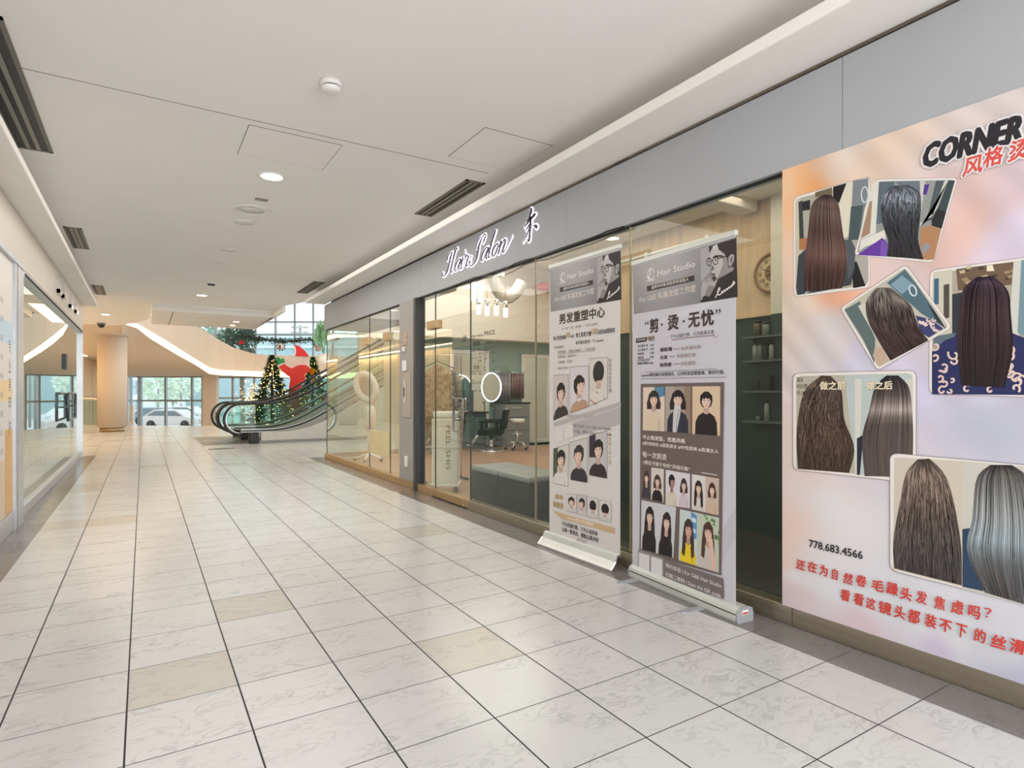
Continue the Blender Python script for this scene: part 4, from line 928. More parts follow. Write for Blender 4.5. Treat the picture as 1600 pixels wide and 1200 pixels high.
m = MB(); b0 = Vector((c.x, c.y, .975)) - ay * .08; m.tube([b0 - ax * .15, b0 + ax * .15], .045, 10); b1 = b0 + ay * .12; m.tube([b1 - ax * .15, b1 + ax * .15], .045, 10); m.build('rolled_towels', white, t)
for s_, w_ in ((-1, -1), (1, -1), (-1, 1), (1, 1)):
    q = Vector((c.x, c.y, .038)) + ax * s_ * .13 + ay * w_ * .11; m = MB(); m.tube([q - ax * .014, q + ax * .014], .036, 12); m.build('castor', mat('castor_grey', (88, 88, 88), .4), t)
o = Vector((c.x, c.y, 0)) - ay * .154
P = Print(o + ax * .015 + Vector((0, 0, .84)), Vector((0, 0, -1)), ax)
P.text('FEEL', 0, 0, .25, .055, (96, 92, 88)); P.text('SHIS', .3, 0, .25, .055, (96, 92, 88)); P.build('lettering', PAPER, t)
t = thing('hair_steamer', 'white hood hair steamer on a wheeled stand at the shop corner', 'hair steamer', (3.45, 10.6, 0))
c = Vector((3.5, 10.55, 0)); wm_ = mat('steamer_white', (236, 234, 230), .3)
m = MB(); 
for k in range(5):
    a = k * 1.2566 + .3; d_ = Vector((math.cos(a), math.sin(a), 0)); m.tube([c + Vector((0, 0, .14)), c + d_ * .26 + Vector((0, 0, .06))], .022, 6)
m.build('base', wm_, t)
for k in range(5):
    a = k * 1.2566 + .3; d_ = Vector((math.cos(a), math.sin(a), 0)); q = c + d_ * .26 + Vector((0, 0, .032)); m = MB(); m.tube([q - d_.cross(Vector((0, 0, 1))) * .015, q + d_.cross(Vector((0, 0, 1))) * .015], .03, 10); m.build('castor', black, t)
m = MB(); m.lathe([(.03, .13), (.028, .62)], c, 12); m.build('pole', wm_, t)
m = MB(); m.lathe([(.07, .58), (.12, .66), (.12, .92), (.07, 1.02)], c, 18); m.build('water_tank', wm_, t)
ax = Vector((.8489, -.5286, 0)); cc = c - ax * .06 + Vector((0, 0, 1.36)); tl = Vector((0, 0, 1)) * .95 - ax * .2
m = MB(); m.tube([c + Vector((0, 0, 1.0)), c + ax * .1 + Vector((0, 0, 1.2)), c + ax * .12 + Vector((0, 0, 1.4))], .05, 10); m.build('arm', wm_, t)
m = MB(); m.tube([cc + ax * .17 * math.cos(a) + tl * .25 * math.sin(a) for a in [i * math.pi / 16 for i in range(32)]], .06, 10, closed=True); m.build('hood', wm_, t)
m = MB(); m.prism([cc + Vector((.05, .08, 0)) + ax * .15 * math.cos(a) + tl * .23 * math.sin(a) for a in [i * math.pi / 10 for i in range(20)]], (.01, .016, 0)); m.build('hood_lining', mat('lining', (206, 196, 186), .5), t)
# film panel on the far door pane, cable along the fascia, price lettering
m = MB(); y0, y1 = 8.12, 8.99; m.box(XR + .035, XR + .044, y0, y1, .32, .68); m.build('cream_film', mat('cream_film', (226, 208, 160), .5), far_door)
pts = [(675, 458), (690, 454), (705, 448.5), (725, 440), (742, 433.5), (755, 431.5), (770, 429.5), (790, 421), (805, 411.5), (822, 406), (840, 403), (862, 395), (880, 388), (905, 379.5), (930, 370), (950, 361), (975, 354)]
m = MB(); m.tube([onX(u, v, XR - .008) for u, v in pts], .006, 6); tag(m.build('cable', black), 'black cable drooping along the lower edge of the salon fascia', 'cable')
P = Print((XR + .04, 5.64, 0), (0, -1, 0)); dk = (52, 58, 58)
for s_, u0, v0, u1, h in (('the menu', 737, 528, 754, 5), ('PRICE', 757, 525, 773, 7), ('剪发', 740, 541, 750, 7), ('COLOR', 759, 538, 768, 4), ('烫发', 740, 577, 749, 6)): P.tpx(s_, u0, v0, u1, h, dk, .01)
for u0, v, u1 in ((734, 545, 752), (756, 543, 770), (736, 580.5, 752)): P.lpx([(u0, v), (u1, v - .4)], .004, dk)
for u0, v, u1, s_ in ((737, 550, 752, '男 30'), (747, 554, 752, '40'), (736, 561, 752, '女士 38'), (747, 565, 752, '58'), (755, 549, 762, '短发'), (755, 553, 762, '中长'), (756, 562, 761, '长发'), (769, 552, 772, '80'), (769, 565, 772, '98'), (769, 579, 772, '128'), (736, 586, 744, '冷烫'), (748, 586, 752, '98'), (736, 596, 741, '热烫'), (736, 600, 747, '数码烫'), (748, 599, 752, '168'), (736, 612, 745, '护理'), (748, 612, 752, '68'), (756, 575, 759, '补'), (756, 579, 760, '挑染')):
    P.tpx(s_, u0, v, u1, 2.6, dk)
o = P.build('price_lettering', PAPER, COL.objects['window_3'])
P = Print((XR + .04, 6.5, 0), (0, -1, 0)); P.tpx('G&E', 722, 530, 729, 5, dk, .02); P.lpx([(722, 534), (729, 531)], .006, dk); P.build('price_lettering', PAPER, door)
# ================================================================ lit sign over the salon
def smooth_path(pts, n=7):
    out = []
    P_ = [pts[0]] + list(pts) + [pts[-1]]
    for i in range(1, len(P_) - 2):
        p0, p1, p2, p3 = (np.array(P_[i + k], float) for k in (-1, 0, 1, 2))
        for k in range(n):
            t = k / n; out.append(.5 * (2 * p1 + (p2 - p0) * t + (2 * p0 - 5 * p1 + 4 * p2 - p3) * t * t + (3 * p1 - p0 - 3 * p2 + p3) * t ** 3))
    out.append(np.array(pts[-1], float)); return out
GL = {  # pen strokes (x, y, pen width) of an upright script, x-height 1
 'H': (1.75, [[(-.35, .35, .2), (-.25, .02, .16), (.1, -.05, .12), (.45, .3, .26), (.5, 1.1, .26), (.52, 1.8, .22), (.62, 2.05, .1)], [(.0, 1.35, .16), (-.02, 1.75, .1), (.25, 2.0, .08), (.52, 1.95, .12)], [(1.45, 2.05, .12), (1.3, 2.2, .1), (1.12, 1.8, .22), (1.08, 1.0, .26), (1.1, .25, .24), (1.35, .0, .1), (1.6, .35, .06)], [(.35, 1.0, .07), (.75, 1.12, .08), (1.15, 1.05, .08)]]),
 'a': (1.0, [[(.8, .9, .1), (.5, 1.02, .12), (.15, .6, .24), (.2, .1, .2), (.45, .05, .1), (.72, .5, .08), (.85, 1.0, .12)], [(.85, 1.0, .2), (.8, .4, .26), (.88, .05, .18), (1.1, .12, .07), (1.3, .5, .06)]]),
 'i': (.62, [[(-.02, .45, .06), (.25, 1.0, .2), (.22, .4, .26), (.32, .04, .16), (.52, .12, .07), (.7, .5, .06)], [(.3, 1.5, .22), (.33, 1.56, .22)]]),
 'r': (.85, [[(-.02, .45, .06), (.2, 1.08, .14), (.42, .92, .1), (.58, .9, .2), (.5, .4, .25), (.6, .04, .16), (.85, .3, .07), (1.05, .8, .06)]]),
 'S': (1.35, [[(-.3, .45, .2), (-.25, .05, .12), (.2, -.08, .14), (.6, .3, .26), (.62, .9, .3), (.55, 1.5, .26), (.72, 2.1, .12), (1.05, 2.3, .1), (1.2, 1.95, .14), (1.05, 1.55, .1)], [(.55, 1.5, .1), (.3, 1.3, .07), (.12, 1.6, .08), (.3, 2.1, .09), (.65, 2.25, .07)]]),
 'l': (.6, [[(-.02, .45, .06), (.3, 1.5, .12), (.38, 2.2, .14), (.26, 1.6, .22), (.2, .5, .26), (.32, .04, .16), (.55, .15, .07), (.7, .5, .06)]]),
 'o': (.95, [[(.55, 1.0, .1), (.2, .75, .24), (.15, .3, .26), (.4, .0, .12), (.7, .3, .2), (.72, .75, .18), (.5, 1.0, .1), (.75, .8, .07), (1.1, .9, .06)]]),
 'n': (1.25, [[(-.02, .6, .07), (.18, 1.02, .16), (.18, .5, .26), (.15, .0, .22)], [(.17, .45, .07), (.45, 1.0, .14), (.7, .9, .24), (.66, .3, .26), (.78, .02, .16), (1.05, .25, .08), (1.45, 1.05, .06)]]),
}
HE = [[(.3, 2.35, .1), (.42, 2.2, .28), (.3, 1.8, .22), (.02, 1.42, .12)], [(-.25, 1.15, .1), (.2, 1.42, .2), (.75, 1.72, .26), (.95, 1.75, .08)], [(-.05, .85, .08), (.3, 1.15, .14), (.5, 1.35, .1)], [(.42, 1.75, .14), (.45, 1.2, .28), (.42, .5, .24), (.4, -.02, .26), (.2, .1, .06)], [(.36, 1.05, .12), (.15, .5, .12), (-.25, .0, .04)], [(.78, .98, .06), (1.0, .86, .26), (1.12, .74, .3), (1.08, .66, .1)]]
sign = thing('salon_sign', 'halo lit dark script letters on the grey fascia above the salon door', 'sign', (XR, 5.4, 2.7))
letter_m = mat('letter_navy', (42, 42, 58), .3, .3); halo_m = mat('letter_halo', (246, 240, 250), emit=(240, 234, 250), estr=1.1)
YL, YR = onX(692, 430, XR).y, onX(803, 380, XR).y
words = [('Hair', .0), ('Salon', None)]
xcur = .35; lay = []
for wd in ('Hair', 'Salon'):
    for ch in wd: lay.append((ch, xcur)); xcur += GL[ch][0] * .92
    xcur += .55
TOT = xcur - .55 + .45; ux = (YL - YR) / (TOT + .4); uy = .112; z0 = onX(700, 428.5, XR).z + .0
def strokes(st, x0, y0, sx, sy, shear, grow, dx0, dx1, mt, name, parent):
    m = MB()
    for s_ in st:
        pa = smooth_path([(x, y, w_) for x, y, w_ in s_]); L, R_ = [], []
        q = [Vector(((x0 + x + shear * y) * sx, y0 + y * sy, 0)) for x, y, w_ in pa]
        for i, p in enumerate(q):
            t = q[min(i + 1, len(q) - 1)] - q[max(i - 1, 0)]; t = t.normalized() if t.length > 1e-9 else Vector((1, 0, 0)); n = Vector((-t.y, t.x, 0)) * (max(pa[i][2], .05) * sy * .5 + grow)
            e = t * grow * (1 if i == len(q) - 1 else -1 if i == 0 else 0)
            L.append(p + n + e); R_.append(p - n + e)
        k = len(q); W3 = lambda p, d_: (XR - d_, YL - p.x, z0 + p.y)
        m.add([W3(p, d_) for d_ in (dx0, dx1) for p in L + R_], [(i, i + 1, i + k + 1, i + k) for i in range(k - 1)] + [(2 * k + i, 3 * k + i, 3 * k + i + 1, 2 * k + i + 1) for i in range(k - 1)] + [(i, 2 * k + i, 2 * k + i + 1, i + 1) for i in range(k - 1)] + [(k + i, k + i + 1, 3 * k + i + 1, 3 * k + i) for i in range(k - 1)] + [(0, k, 3 * k, 2 * k), (k - 1, 3 * k - 1, 4 * k - 1, 2 * k - 1)])
    return m.build(name, mt, parent)
for ch, x in lay:
    lt = strokes(GL[ch][1], x, 0, ux, uy, .42, 0, .008, .012, letter_m, 'letter', sign)
    strokes(GL[ch][1], x, 0, ux, uy, .42, .011, .002, .006, halo_m, 'backing', lt)
bl_ = onX(813, 383, XR); sc_ = .118
he_z = bl_.z - z0
class _: pass
_z = z0; z0 = bl_.z + .01
lt = strokes(HE, (YL - bl_.y + .1) / .15, 0, .15, sc_, .1, 0, .008, .012, letter_m, 'character', sign)
strokes(HE, (YL - bl_.y + .1) / .15, 0, .15, sc_, .1, .011, .002, .006, halo_m, 'backing', lt)

# ================================================================ printed people and hair
def lerp2(a, b, t): return (a[0] + (b[0] - a[0]) * t, a[1] + (b[1] - a[1]) * t)
def shade(c, k): return tuple(max(0, min(255, x * k)) for x in c)
def portrait(P, q, bg, hair, top, style='short', skin=(232, 200, 182), x0=0., x1=1., face=.5, fy=.36, fs=1., turn=0., collar=None, extra=None, paint_bg=True):
    """q: pixel corners tl, tr, br, bl; a head-and-shoulders print inside it"""
    def T(x, y):
        x = x0 + (x1 - x0) * min(max(x, 0), 1); y = min(max(y, 0), 1)
        return P.px(*lerp2(lerp2(q[0], q[1], x), lerp2(q[3], q[2], x), y))
    def pl(pts, c): P.poly([T(*p) for p in pts], c)
    def el(cx, cy, rx, ry, c, a0=0, a1=6.283, n=18): pl([(cx + rx * math.cos(a0 + (a1 - a0) * i / n), cy + ry * math.sin(a0 + (a1 - a0) * i / n)) for i in range(n + (a1 - a0 < 6.2))], c)
    if paint_bg: pl([(0, 0), (1, 0), (1, 1), (0, 1)], bg)
    if extra: extra(pl, el)
    cx = face; rx, ry = .19 * fs, .155 * fs
    hw = rx * 1.32
    if style == 'long': pl([(cx - hw * .9, fy - ry * .8), (cx + hw * .9, fy - ry * .8), (cx + hw * 1.25, fy + ry), (cx + hw * 1.4, fy + ry * 3.4), (cx + hw * .9, fy + ry * 3.9), (cx - hw * .95, fy + ry * 3.8), (cx - hw * 1.4, fy + ry * 3.2), (cx - hw * 1.25, fy + ry)], hair)
    if style == 'bob': pl([(cx - hw * .9, fy - ry * .8), (cx + hw * .9, fy - ry * .8), (cx + hw * 1.35, fy + ry * .6), (cx + hw * 1.3, fy + ry * 1.5), (cx - hw * 1.3, fy + ry * 1.55), (cx - hw * 1.35, fy + ry * .6)], hair)
    if style != 'back': el(cx, fy - ry * .12, hw, ry * 1.28, hair)
    # neck, shoulders
    sh = shade(skin, .84); by = fy + ry * 1.75
    pl([(cx - rx * .5, fy + ry * .6), (cx + rx * .5, fy + ry * .6), (cx + rx * .6, by + .03), (cx - rx * .6, by + .03)], sh)
    pl([(cx - rx * .6, by - .01), (cx + rx * .6, by - .01), (cx + rx * 1.7, by + .07), (cx + rx * 2.25, by + .2), (cx + rx * 2.35, 1), (cx - rx * 2.35, 1), (cx - rx * 2.25, by + .2), (cx - rx * 1.7, by + .07)], top)
    el(cx, by - .005, rx * .6, .035, collar or sh)
    pl([(cx + rx * 1.2, by + .2), (cx + rx * 1.5, by + .25), (cx + rx * 1.45, 1), (cx + rx * 1.2, 1)], shade(top, .85))
    if style == 'back':
        el(cx, fy - ry * .1, hw, ry * 1.35, hair); pl([(cx - rx * .7, fy + ry * .9), (cx + rx * .7, fy + ry * .9), (cx + rx * .5, fy + ry * 1.35), (cx - rx * .5, fy + ry * 1.35)], shade(skin, .9))
        for k in range(5): pl([(cx - hw * .6 + k * hw * .28, fy - ry), (cx - hw * .55 + k * hw * .28, fy - ry), (cx - hw * .6 + k * hw * .3, fy + ry * .7)], shade(hair, 1.35))
        return
    fx = cx + turn * rx
    pl([(fx - rx * .92, fy - ry * .5), (fx + rx * .92, fy - ry * .5), (fx + rx * .95, fy + ry * .15), (fx + rx * .7, fy + ry * .72), (fx + rx * .25, fy + ry * 1.08), (fx - rx * .25, fy + ry * 1.08), (fx - rx * .7, fy + ry * .72), (fx - rx * .95, fy + ry * .15)], skin)
    pl([(fx + rx * .5, fy - ry * .4), (fx + rx * .92, fy - ry * .4), (fx + rx * .95, fy + ry * .15), (fx + rx * .7, fy + ry * .72), (fx + rx * .25, fy + ry * 1.08)], shade(skin, .94))
    tx = fx + turn * rx * .35; dk = (52, 40, 38)
    for s_ in (-1, 1):
        el(tx + s_ * rx * .42, fy + ry * .08, rx * .17, ry * .065, (240, 236, 232), n=10); el(tx + s_ * rx * .42, fy + ry * .08, rx * .09, ry * .075, dk, n=8)
        pl([(tx + s_ * rx * .22, fy - ry * .13), (tx + s_ * rx * .64, fy - ry * .16), (tx + s_ * rx * .64, fy - ry * .1), (tx + s_ * rx * .22, fy - ry * .06)], shade(hair, .9))
    pl([(tx - rx * .04, fy + ry * .1), (tx + rx * .1, fy + ry * .46), (tx - rx * .08, fy + ry * .46)], shade(skin, .84))
    pl([(tx - rx * .26, fy + ry * .69), (tx, fy + ry * .64), (tx + rx * .26, fy + ry * .69), (tx, fy + ry * .8)], (178, 92, 88))
    # fringe and side locks
    pl([(cx - hw, fy + ry * .1), (cx - hw * .95, fy - ry * .8), (cx - hw * .3, fy - ry * 1.38), (cx + hw * .3, fy - ry * 1.38), (cx + hw * .95, fy - ry * .8), (cx + hw, fy + ry * .1), (fx + rx * .86, fy - ry * .05), (fx + rx * .6, fy - ry * .42), (fx + rx * .2, fy - ry * .25), (fx - rx * .05, fy - ry * .5), (fx - rx * .35, fy - ry * .22), (fx - rx * .7, fy - ry * .4), (fx - rx * .86, fy)], hair)
    for k in range(4): pl([(cx - hw * .5 + k * hw * .3, fy - ry * 1.1), (cx - hw * .42 + k * hw * .3, fy - ry * 1.12), (cx - hw * .62 + k * hw * .36, fy - ry * .5)], shade(hair, 1.5))
    if style == 'long':
        for s_ in (-1, 1): pl([(cx + s_ * hw * .98, fy - ry * .5), (cx + s_ * hw * 1.25, fy + ry), (cx + s_ * hw * 1.35, fy + ry * 3.2), (cx + s_ * hw * .75, fy + ry * 3.5), (cx + s_ * hw * .55, fy + ry * 2.2), (cx + s_ * hw * .8, fy + ry)], shade(hair, 1.12))
    if style == 'bob':
        for s_ in (-1, 1): pl([(cx + s_ * hw * .98, fy - ry * .5), (cx + s_ * hw * 1.35, fy + ry * .6), (cx + s_ * hw * 1.1, fy + ry * 1.5), (cx + s_ * hw * .75, fy + ry * 1.2), (cx + s_ * hw * .78, fy)], shade(hair, 1.15))

def hair_fall(P, L, R_, cols, n=160, seg=14, wave=0., seed=1, shine=(), frizz=0.):
    """a head of hair from behind: strands running between a left and a right outline (pixels); cols: (t, colour)"""
    rn = random.Random(seed)
    def curve(pts, t):
        ps = smooth_path(pts, 6); k = t * (len(ps) - 1); i = min(int(k), len(ps) - 2); return ps[i] + (ps[i + 1] - ps[i]) * (k - i)
    LL = [curve(L, i / seg) for i in range(seg + 1)]; RR = [curve(R_, i / seg) for i in range(seg + 1)]
    def colr(t):
        for (t0, c0), (t1, c1) in zip(cols, cols[1:]):
            if t <= t1:
                f_ = (t - t0) / max(t1 - t0, 1e-6); return tuple(a + (b - a) * f_ for a, b in zip(c0, c1))
        return cols[-1][1]
    P.up()
    P.m.add([P.w(*P.px(*p)) for p in LL + RR[::-1]], [list(range(2 * seg + 2))], 0, colr(.7))
    order = list(range(n)); rn.shuffle(order)
    for layer in range(3):
        P.up()
        for o in order[layer::3]:
            s0 = (o + .5) / n; ph = rn.random() * 6.283; k = .8 + .42 * rn.random(); amp = wave * (.5 + rn.random()); t1 = 1. if rn.random() < .75 else .6 + .4 * rn.random(); w_ = 1.25 / n
            fz = rn.gauss(0, frizz)
            vs, fs, cs = [], [], []
            for i in range(seg + 1):
                t = i / seg * t1; j = min(int(t * seg), seg - 1); f_ = t * seg - j
                l = LL[j] + (LL[j + 1] - LL[j]) * f_; r = RR[j] + (RR[j + 1] - RR[j]) * f_
                s_ = s0 + amp * math.sin(t * 16 + ph) * min(1, t * 2) + fz * t
                ww = w_ * (1 - .5 * t)
                for e in (-ww, ww):
                    q = min(max(s_ + e, 0), 1); vs.append(P.w(*P.px(*(l + (r - l) * q))))
                c = shade(colr(t), k * (1 + (.35 * math.sin(t * 22 + ph) if wave else 0)))
                for (tc, tw, gain) in shine: c = shade(c, 1 + gain * math.exp(-((t - tc) / tw) ** 2) * (.6 + .4 * math.sin(s0 * 3.1)))
                cs.append(c)
            for i in range(seg): fs.append(((2 * i, 2 * i + 1, 2 * i + 3, 2 * i + 2), (cs[i], cs[i], cs[i + 1], cs[i + 1])))
            o_ = len(P.m.v); P.m.v += [tuple(v) for v in vs]
            for f_, c_ in fs: P.m.f.append([x + o_ for x in f_]); P.m.mi.append(0); P.m.sm.append(False); P.m.c.append(c_)

# ---------------------------------------------------------------- roll-up banners
silver = mat('banner_silver', (214, 216, 210), .4, .35); foot_m = mat('banner_foot', (176, 178, 182), .5, .3)
def sub(P, pl_step=.00002):                      # a print on the same plane, one layer band above
    Q = Print(P.O, P.U, P.V, P.step); Q.k = P.k + 2; return Q
def zt(ox, oy, k): return lambda x, y: (ox + x / k, oy + y / k)

def header(P, T):                               # T maps banner-2 pixels to sheet coordinates
    def pp(pts, c): P.poly([T(*Z(*p)) for p in pts], c)
    Z = zt(985, 370, 9.143)
    g0, g1, g2 = (150, 148, 150), (168, 165, 166), (132, 130, 132)
    a, b, c_, d_ = [T(*p) for p in ((988.3, 417), (1151, 370), (1152.5, 464), (990.5, 491))]
    P.up(); n = 14
    for i in range(n):
        f0, f1 = i / n, (i + 1) / n; tone = lambda f: tuple(x + 18 * math.sin(f * 5) for x in g0)
        p = [lerp2(a, b, f0), lerp2(a, b, f1), lerp2(d_, c_, f1), lerp2(d_, c_, f0)]
        P.m.add([P.w(*x) for x in p], [(0, 1, 2, 3)], 0, (shade(tone(f0), 1.08), shade(tone(f1), 1.08), shade(tone(f1), .92), shade(tone(f0), .92)))
    pp([(1000, 170), (1140, 130), (1140, 500), (1010, 640)], (172, 170, 172))
    pp([(1120, 138), (1512, 18), (1522, 470), (1470, 470), (1400, 440), (1380, 330), (1330, 240), (1250, 190), (1235, 110), (1180, 140), (1150, 200), (1138, 240), (1124, 200)], (52, 46, 46))
    pp([(1135, 235), (1180, 130), (1240, 100), (1258, 180), (1340, 240), (1385, 320), (1400, 440), (1475, 430), (1475, 478), (1330, 560), (1240, 605), (1190, 640), (1160, 560), (1170, 520), (1150, 470), (1160, 420), (1130, 340)], (192, 188, 188))
    pp([(1300, 230), (1385, 320), (1400, 440), (1475, 430), (1475, 478), (1330, 560), (1240, 605), (1290, 480), (1330, 380)], (150, 146, 147))
    pp([(1180, 140), (1240, 105), (1262, 190), (1220, 170), (1200, 220)], (206, 202, 202))
    pp([(1400, 295), (1440, 245), (1485, 258), (1480, 340), (1432, 432), (1402, 405)], (172, 168, 168)); pp([(1425, 300), (1462, 275), (1458, 350), (1430, 390)], (120, 115, 115))
    pp([(1178, 300), (1225, 262), (1300, 262), (1330, 285), (1260, 288), (1200, 312)], (60, 52, 52)); pp([(1095, 335), (1130, 305), (1160, 312), (1130, 322)], (70, 62, 62))
    for cx, cy, rx, ry in ((1125, 358, 32, 55), (1214, 335, 36, 62)):
        P.line([T(*Z(cx + rx * math.cos(i * .314), cy + ry * math.sin(i * .314))) for i in range(20)], .0055, (34, 30, 30), closed=True)
        pp([(cx - 16, cy - 4), (cx + 4, cy - 16), (cx + 22, cy - 6), (cx + 4, cy + 8)], (44, 38, 38))
    P.line([T(*Z(x, y)) for x, y in ((1250, 312), (1320, 290), (1390, 272))], .006, (40, 35, 35)); P.line([T(*Z(x, y)) for x, y in ((1155, 345), (1180, 335))], .006, (34, 30, 30))
    pp([(1168, 400), (1205, 452), (1180, 485), (1150, 480)], (120, 114, 114)); pp([(1150, 540), (1185, 522), (1222, 530), (1205, 552), (1170, 552)], (66, 56, 56)); pp([(1172, 562), (1210, 556), (1240, 600), (1190, 645), (1166, 595)], (72, 64, 64))
    pp([(1478, 455), (1526, 470), (1535, 858), (1002, 940), (1010, 880), (1110, 850), (1180, 740), (1240, 606), (1330, 560), (1475, 478)], (48, 43, 44))
    pp([(1036, 640), (1062, 615), (1090, 600), (1130, 578), (1155, 590), (1190, 648), (1252, 596), (1205, 720), (1135, 850), (1060, 870), (1012, 900), (1010, 800), (1016, 700)], (178, 172, 172))
    pp([(1120, 690), (1205, 715), (1135, 850), (1060, 870), (1080, 780)], (138, 132, 132))
    for p in ([(1062, 618), (1090, 660)], [(1092, 602), (1122, 648)], [(1130, 582), (1158, 640)]): P.line([T(*Z(*x)) for x in p], .004, (96, 90, 90))
    pp([(1030, 860), (1070, 838), (1105, 850), (1118, 890), (1080, 918), (1040, 916)], (40, 36, 36))
    sg_ = [(1212, 872), (1250, 800), (1280, 742), (1268, 730), (1246, 790), (1262, 832), (1296, 812), (1310, 778), (1322, 802), (1342, 758), (1352, 780), (1378, 738), (1386, 758), (1412, 715), (1420, 734), (1446, 690), (1452, 712), (1478, 628), (1470, 690), (1496, 645)]
    P.line([T(*Z(p[0], p[1])) for p in smooth_path(sg_, 4)], .0065, (236, 232, 230)); P.line([T(*Z(x, y)) for x, y in ((1455, 672), (1498, 648))], .005, (236, 232, 230))
    # logo, name and strip
    w_ = (238, 236, 236)
    c0 = T(*Z(290, 535)); r1 = T(*Z(335, 520)); rr = abs(r1[0] - c0[0])
    P.line([(c0[0] + rr * math.cos(i * .3), c0[1] + rr * 1.25 * math.sin(i * .3)) for i in range(21)], .006, w_); P.line([(c0[0] - rr * .35 + .3 * rr * math.sin(i), c0[1] + rr * (1.1 - i * .37)) for i in range(7)], .008, w_); P.line([(c0[0] - rr * 1.2, c0[1] - rr * .3), (c0[0], c0[1] - rr * .9)], .007, w_)
    def tx(s_, x0, yb, x1, h, col, bold=.01, sh_=0.):
        A, B, H = T(*Z(x0, yb)), T(*Z(x1, yb)), T(*Z(x0, yb - h)); P.text(s_, A[0], A[1], B[0] - A[0], H[1] - A[1], col, bold, sh_)
    tx('FOR G&E', 222, 655, 352, 28, w_); tx('Hair Studio', 388, 568, 925, 88, w_, .0)
    pp([(238, 706), (916, 549), (916, 628), (238, 782)], (58, 50, 46)); tx('温哥华印象烫剪资深发起人', 300, 752, 835, 52, (226, 220, 214), .01)
    tx('For G&E 私属发型工作室', 134, 945, 935, 88, (214, 204, 198), .025)
    return P

def banner(lab, base_l, base_r, top_l, top_r, curved, draw, gdx):
    """base_l/base_r: pixels where the base meets the floor; top_l/top_r: pixels of the upper corners of the sheet"""
    A, B = onZ(*base_l, 0), onZ(*base_r, 0); U = (B - A).normalized(); N = U.cross(Vector((0, 0, 1))); L = (B - A).length
    t = thing('banner_stand', lab, 'banner', (A + B) / 2)
    up = Vector((0, 0, 1)); ctr = (A + B) / 2 - N * .06
    if not curved:
        prof = [(-.06, .0), (.055, .0), (.06, .012), (.06, .045), (.052, .068), (.03, .082), (-.02, .085), (-.055, .072), (-.062, .045)]
    else:
        prof = [(-.14, .0), (.075, .0), (.078, .012), (.06, .03), (.035, .062), (.02, .1), (0, .112), (-.025, .1), (-.06, .06), (-.12, .03), (-.14, .015)]
    m = MB(); m.prism([A - N * .06 + N * a + up * z for a, z in prof], B - A); m.build('base', silver, t)
    if not curved:
        m = MB(); m.prism([A - N * .06 + N * (a * 1.003) + up * z for a, z in ((.0605, .044), (.0615, .044), (.0615, .05), (.0605, .05))], B - A); m.build('base_groove', joint, t)
    for s_, X0 in ((0, A - U * .012), (1, B)):
        m = MB(); m.prism([X0 - N * .06 + N * a * 1.02 + up * z * 1.02 for a, z in prof], U * .012); e = m.build('end_cap', (chrome if curved else foot_m), t)
        if s_ and not curved:
            m = MB(); q = X0 + U * .0125 - N * .06 + up * .055; m.obox(q, U * .0005, N * .022, up * .012); m.build('sticker_white', mat('sticker_white', (238, 236, 232), .5), e)
            m = MB(); m.obox(q + up * -.004, U * .0008, N * .02, up * .005); m.build('sticker_red', mat('sticker_red', (206, 60, 40), .5), e)
    if not curved:
        for f_ in (.08, .72):
            q = A + U * L * f_; m = MB(); m.prism([q + N * -.01 + U * -.022, q + N * .13 + U * -.022, q + N * .148 + U * -.012, q + N * .15, q + N * .148 + U * .012, q + N * .13 + U * .022, q + N * -.01 + U * .022][::-1], (0, 0, .008)); m.build('foot', foot_m, t)
    O = A - N * .06 + N * gdx; O.z = 0
    P = Print(O, U)
    tl, tr, hb = P.px(*top_l), P.px(*top_r), (.09 if curved else .076)
    x0, x1 = tl[0], tr[0]; zt_ = (tl[1] + tr[1]) / 2
    m = MB(); m.obox(O + U * (x0 + x1) / 2 + up * (zt_ + .012) - N * .004, U * ((x1 - x0) / 2 + .005), N * .012, up * .016); m.build('top_rail', silver, t, bevel=.004)
    m = MB(); m.tube([ctr + up * .05 - N * .02, O + U * L * .5 + up * (zt_ + .01) - N * .02], .012, 8); m.build('pole', alu, t)
    m = MB(); m.prism([O + U * x0 + up * hb - N * .0012, O + U * x1 + up * hb - N * .0012, O + U * x1 + up * zt_ - N * .0012, O + U * x0 + up * zt_ - N * .0012][::-1], N * .001)
    sheet = m.build('sheet', white, t)
    draw(P, (x0, x1, hb, zt_), sheet)
    return t, P, (x0, x1, hb, zt_)
HDR = {}
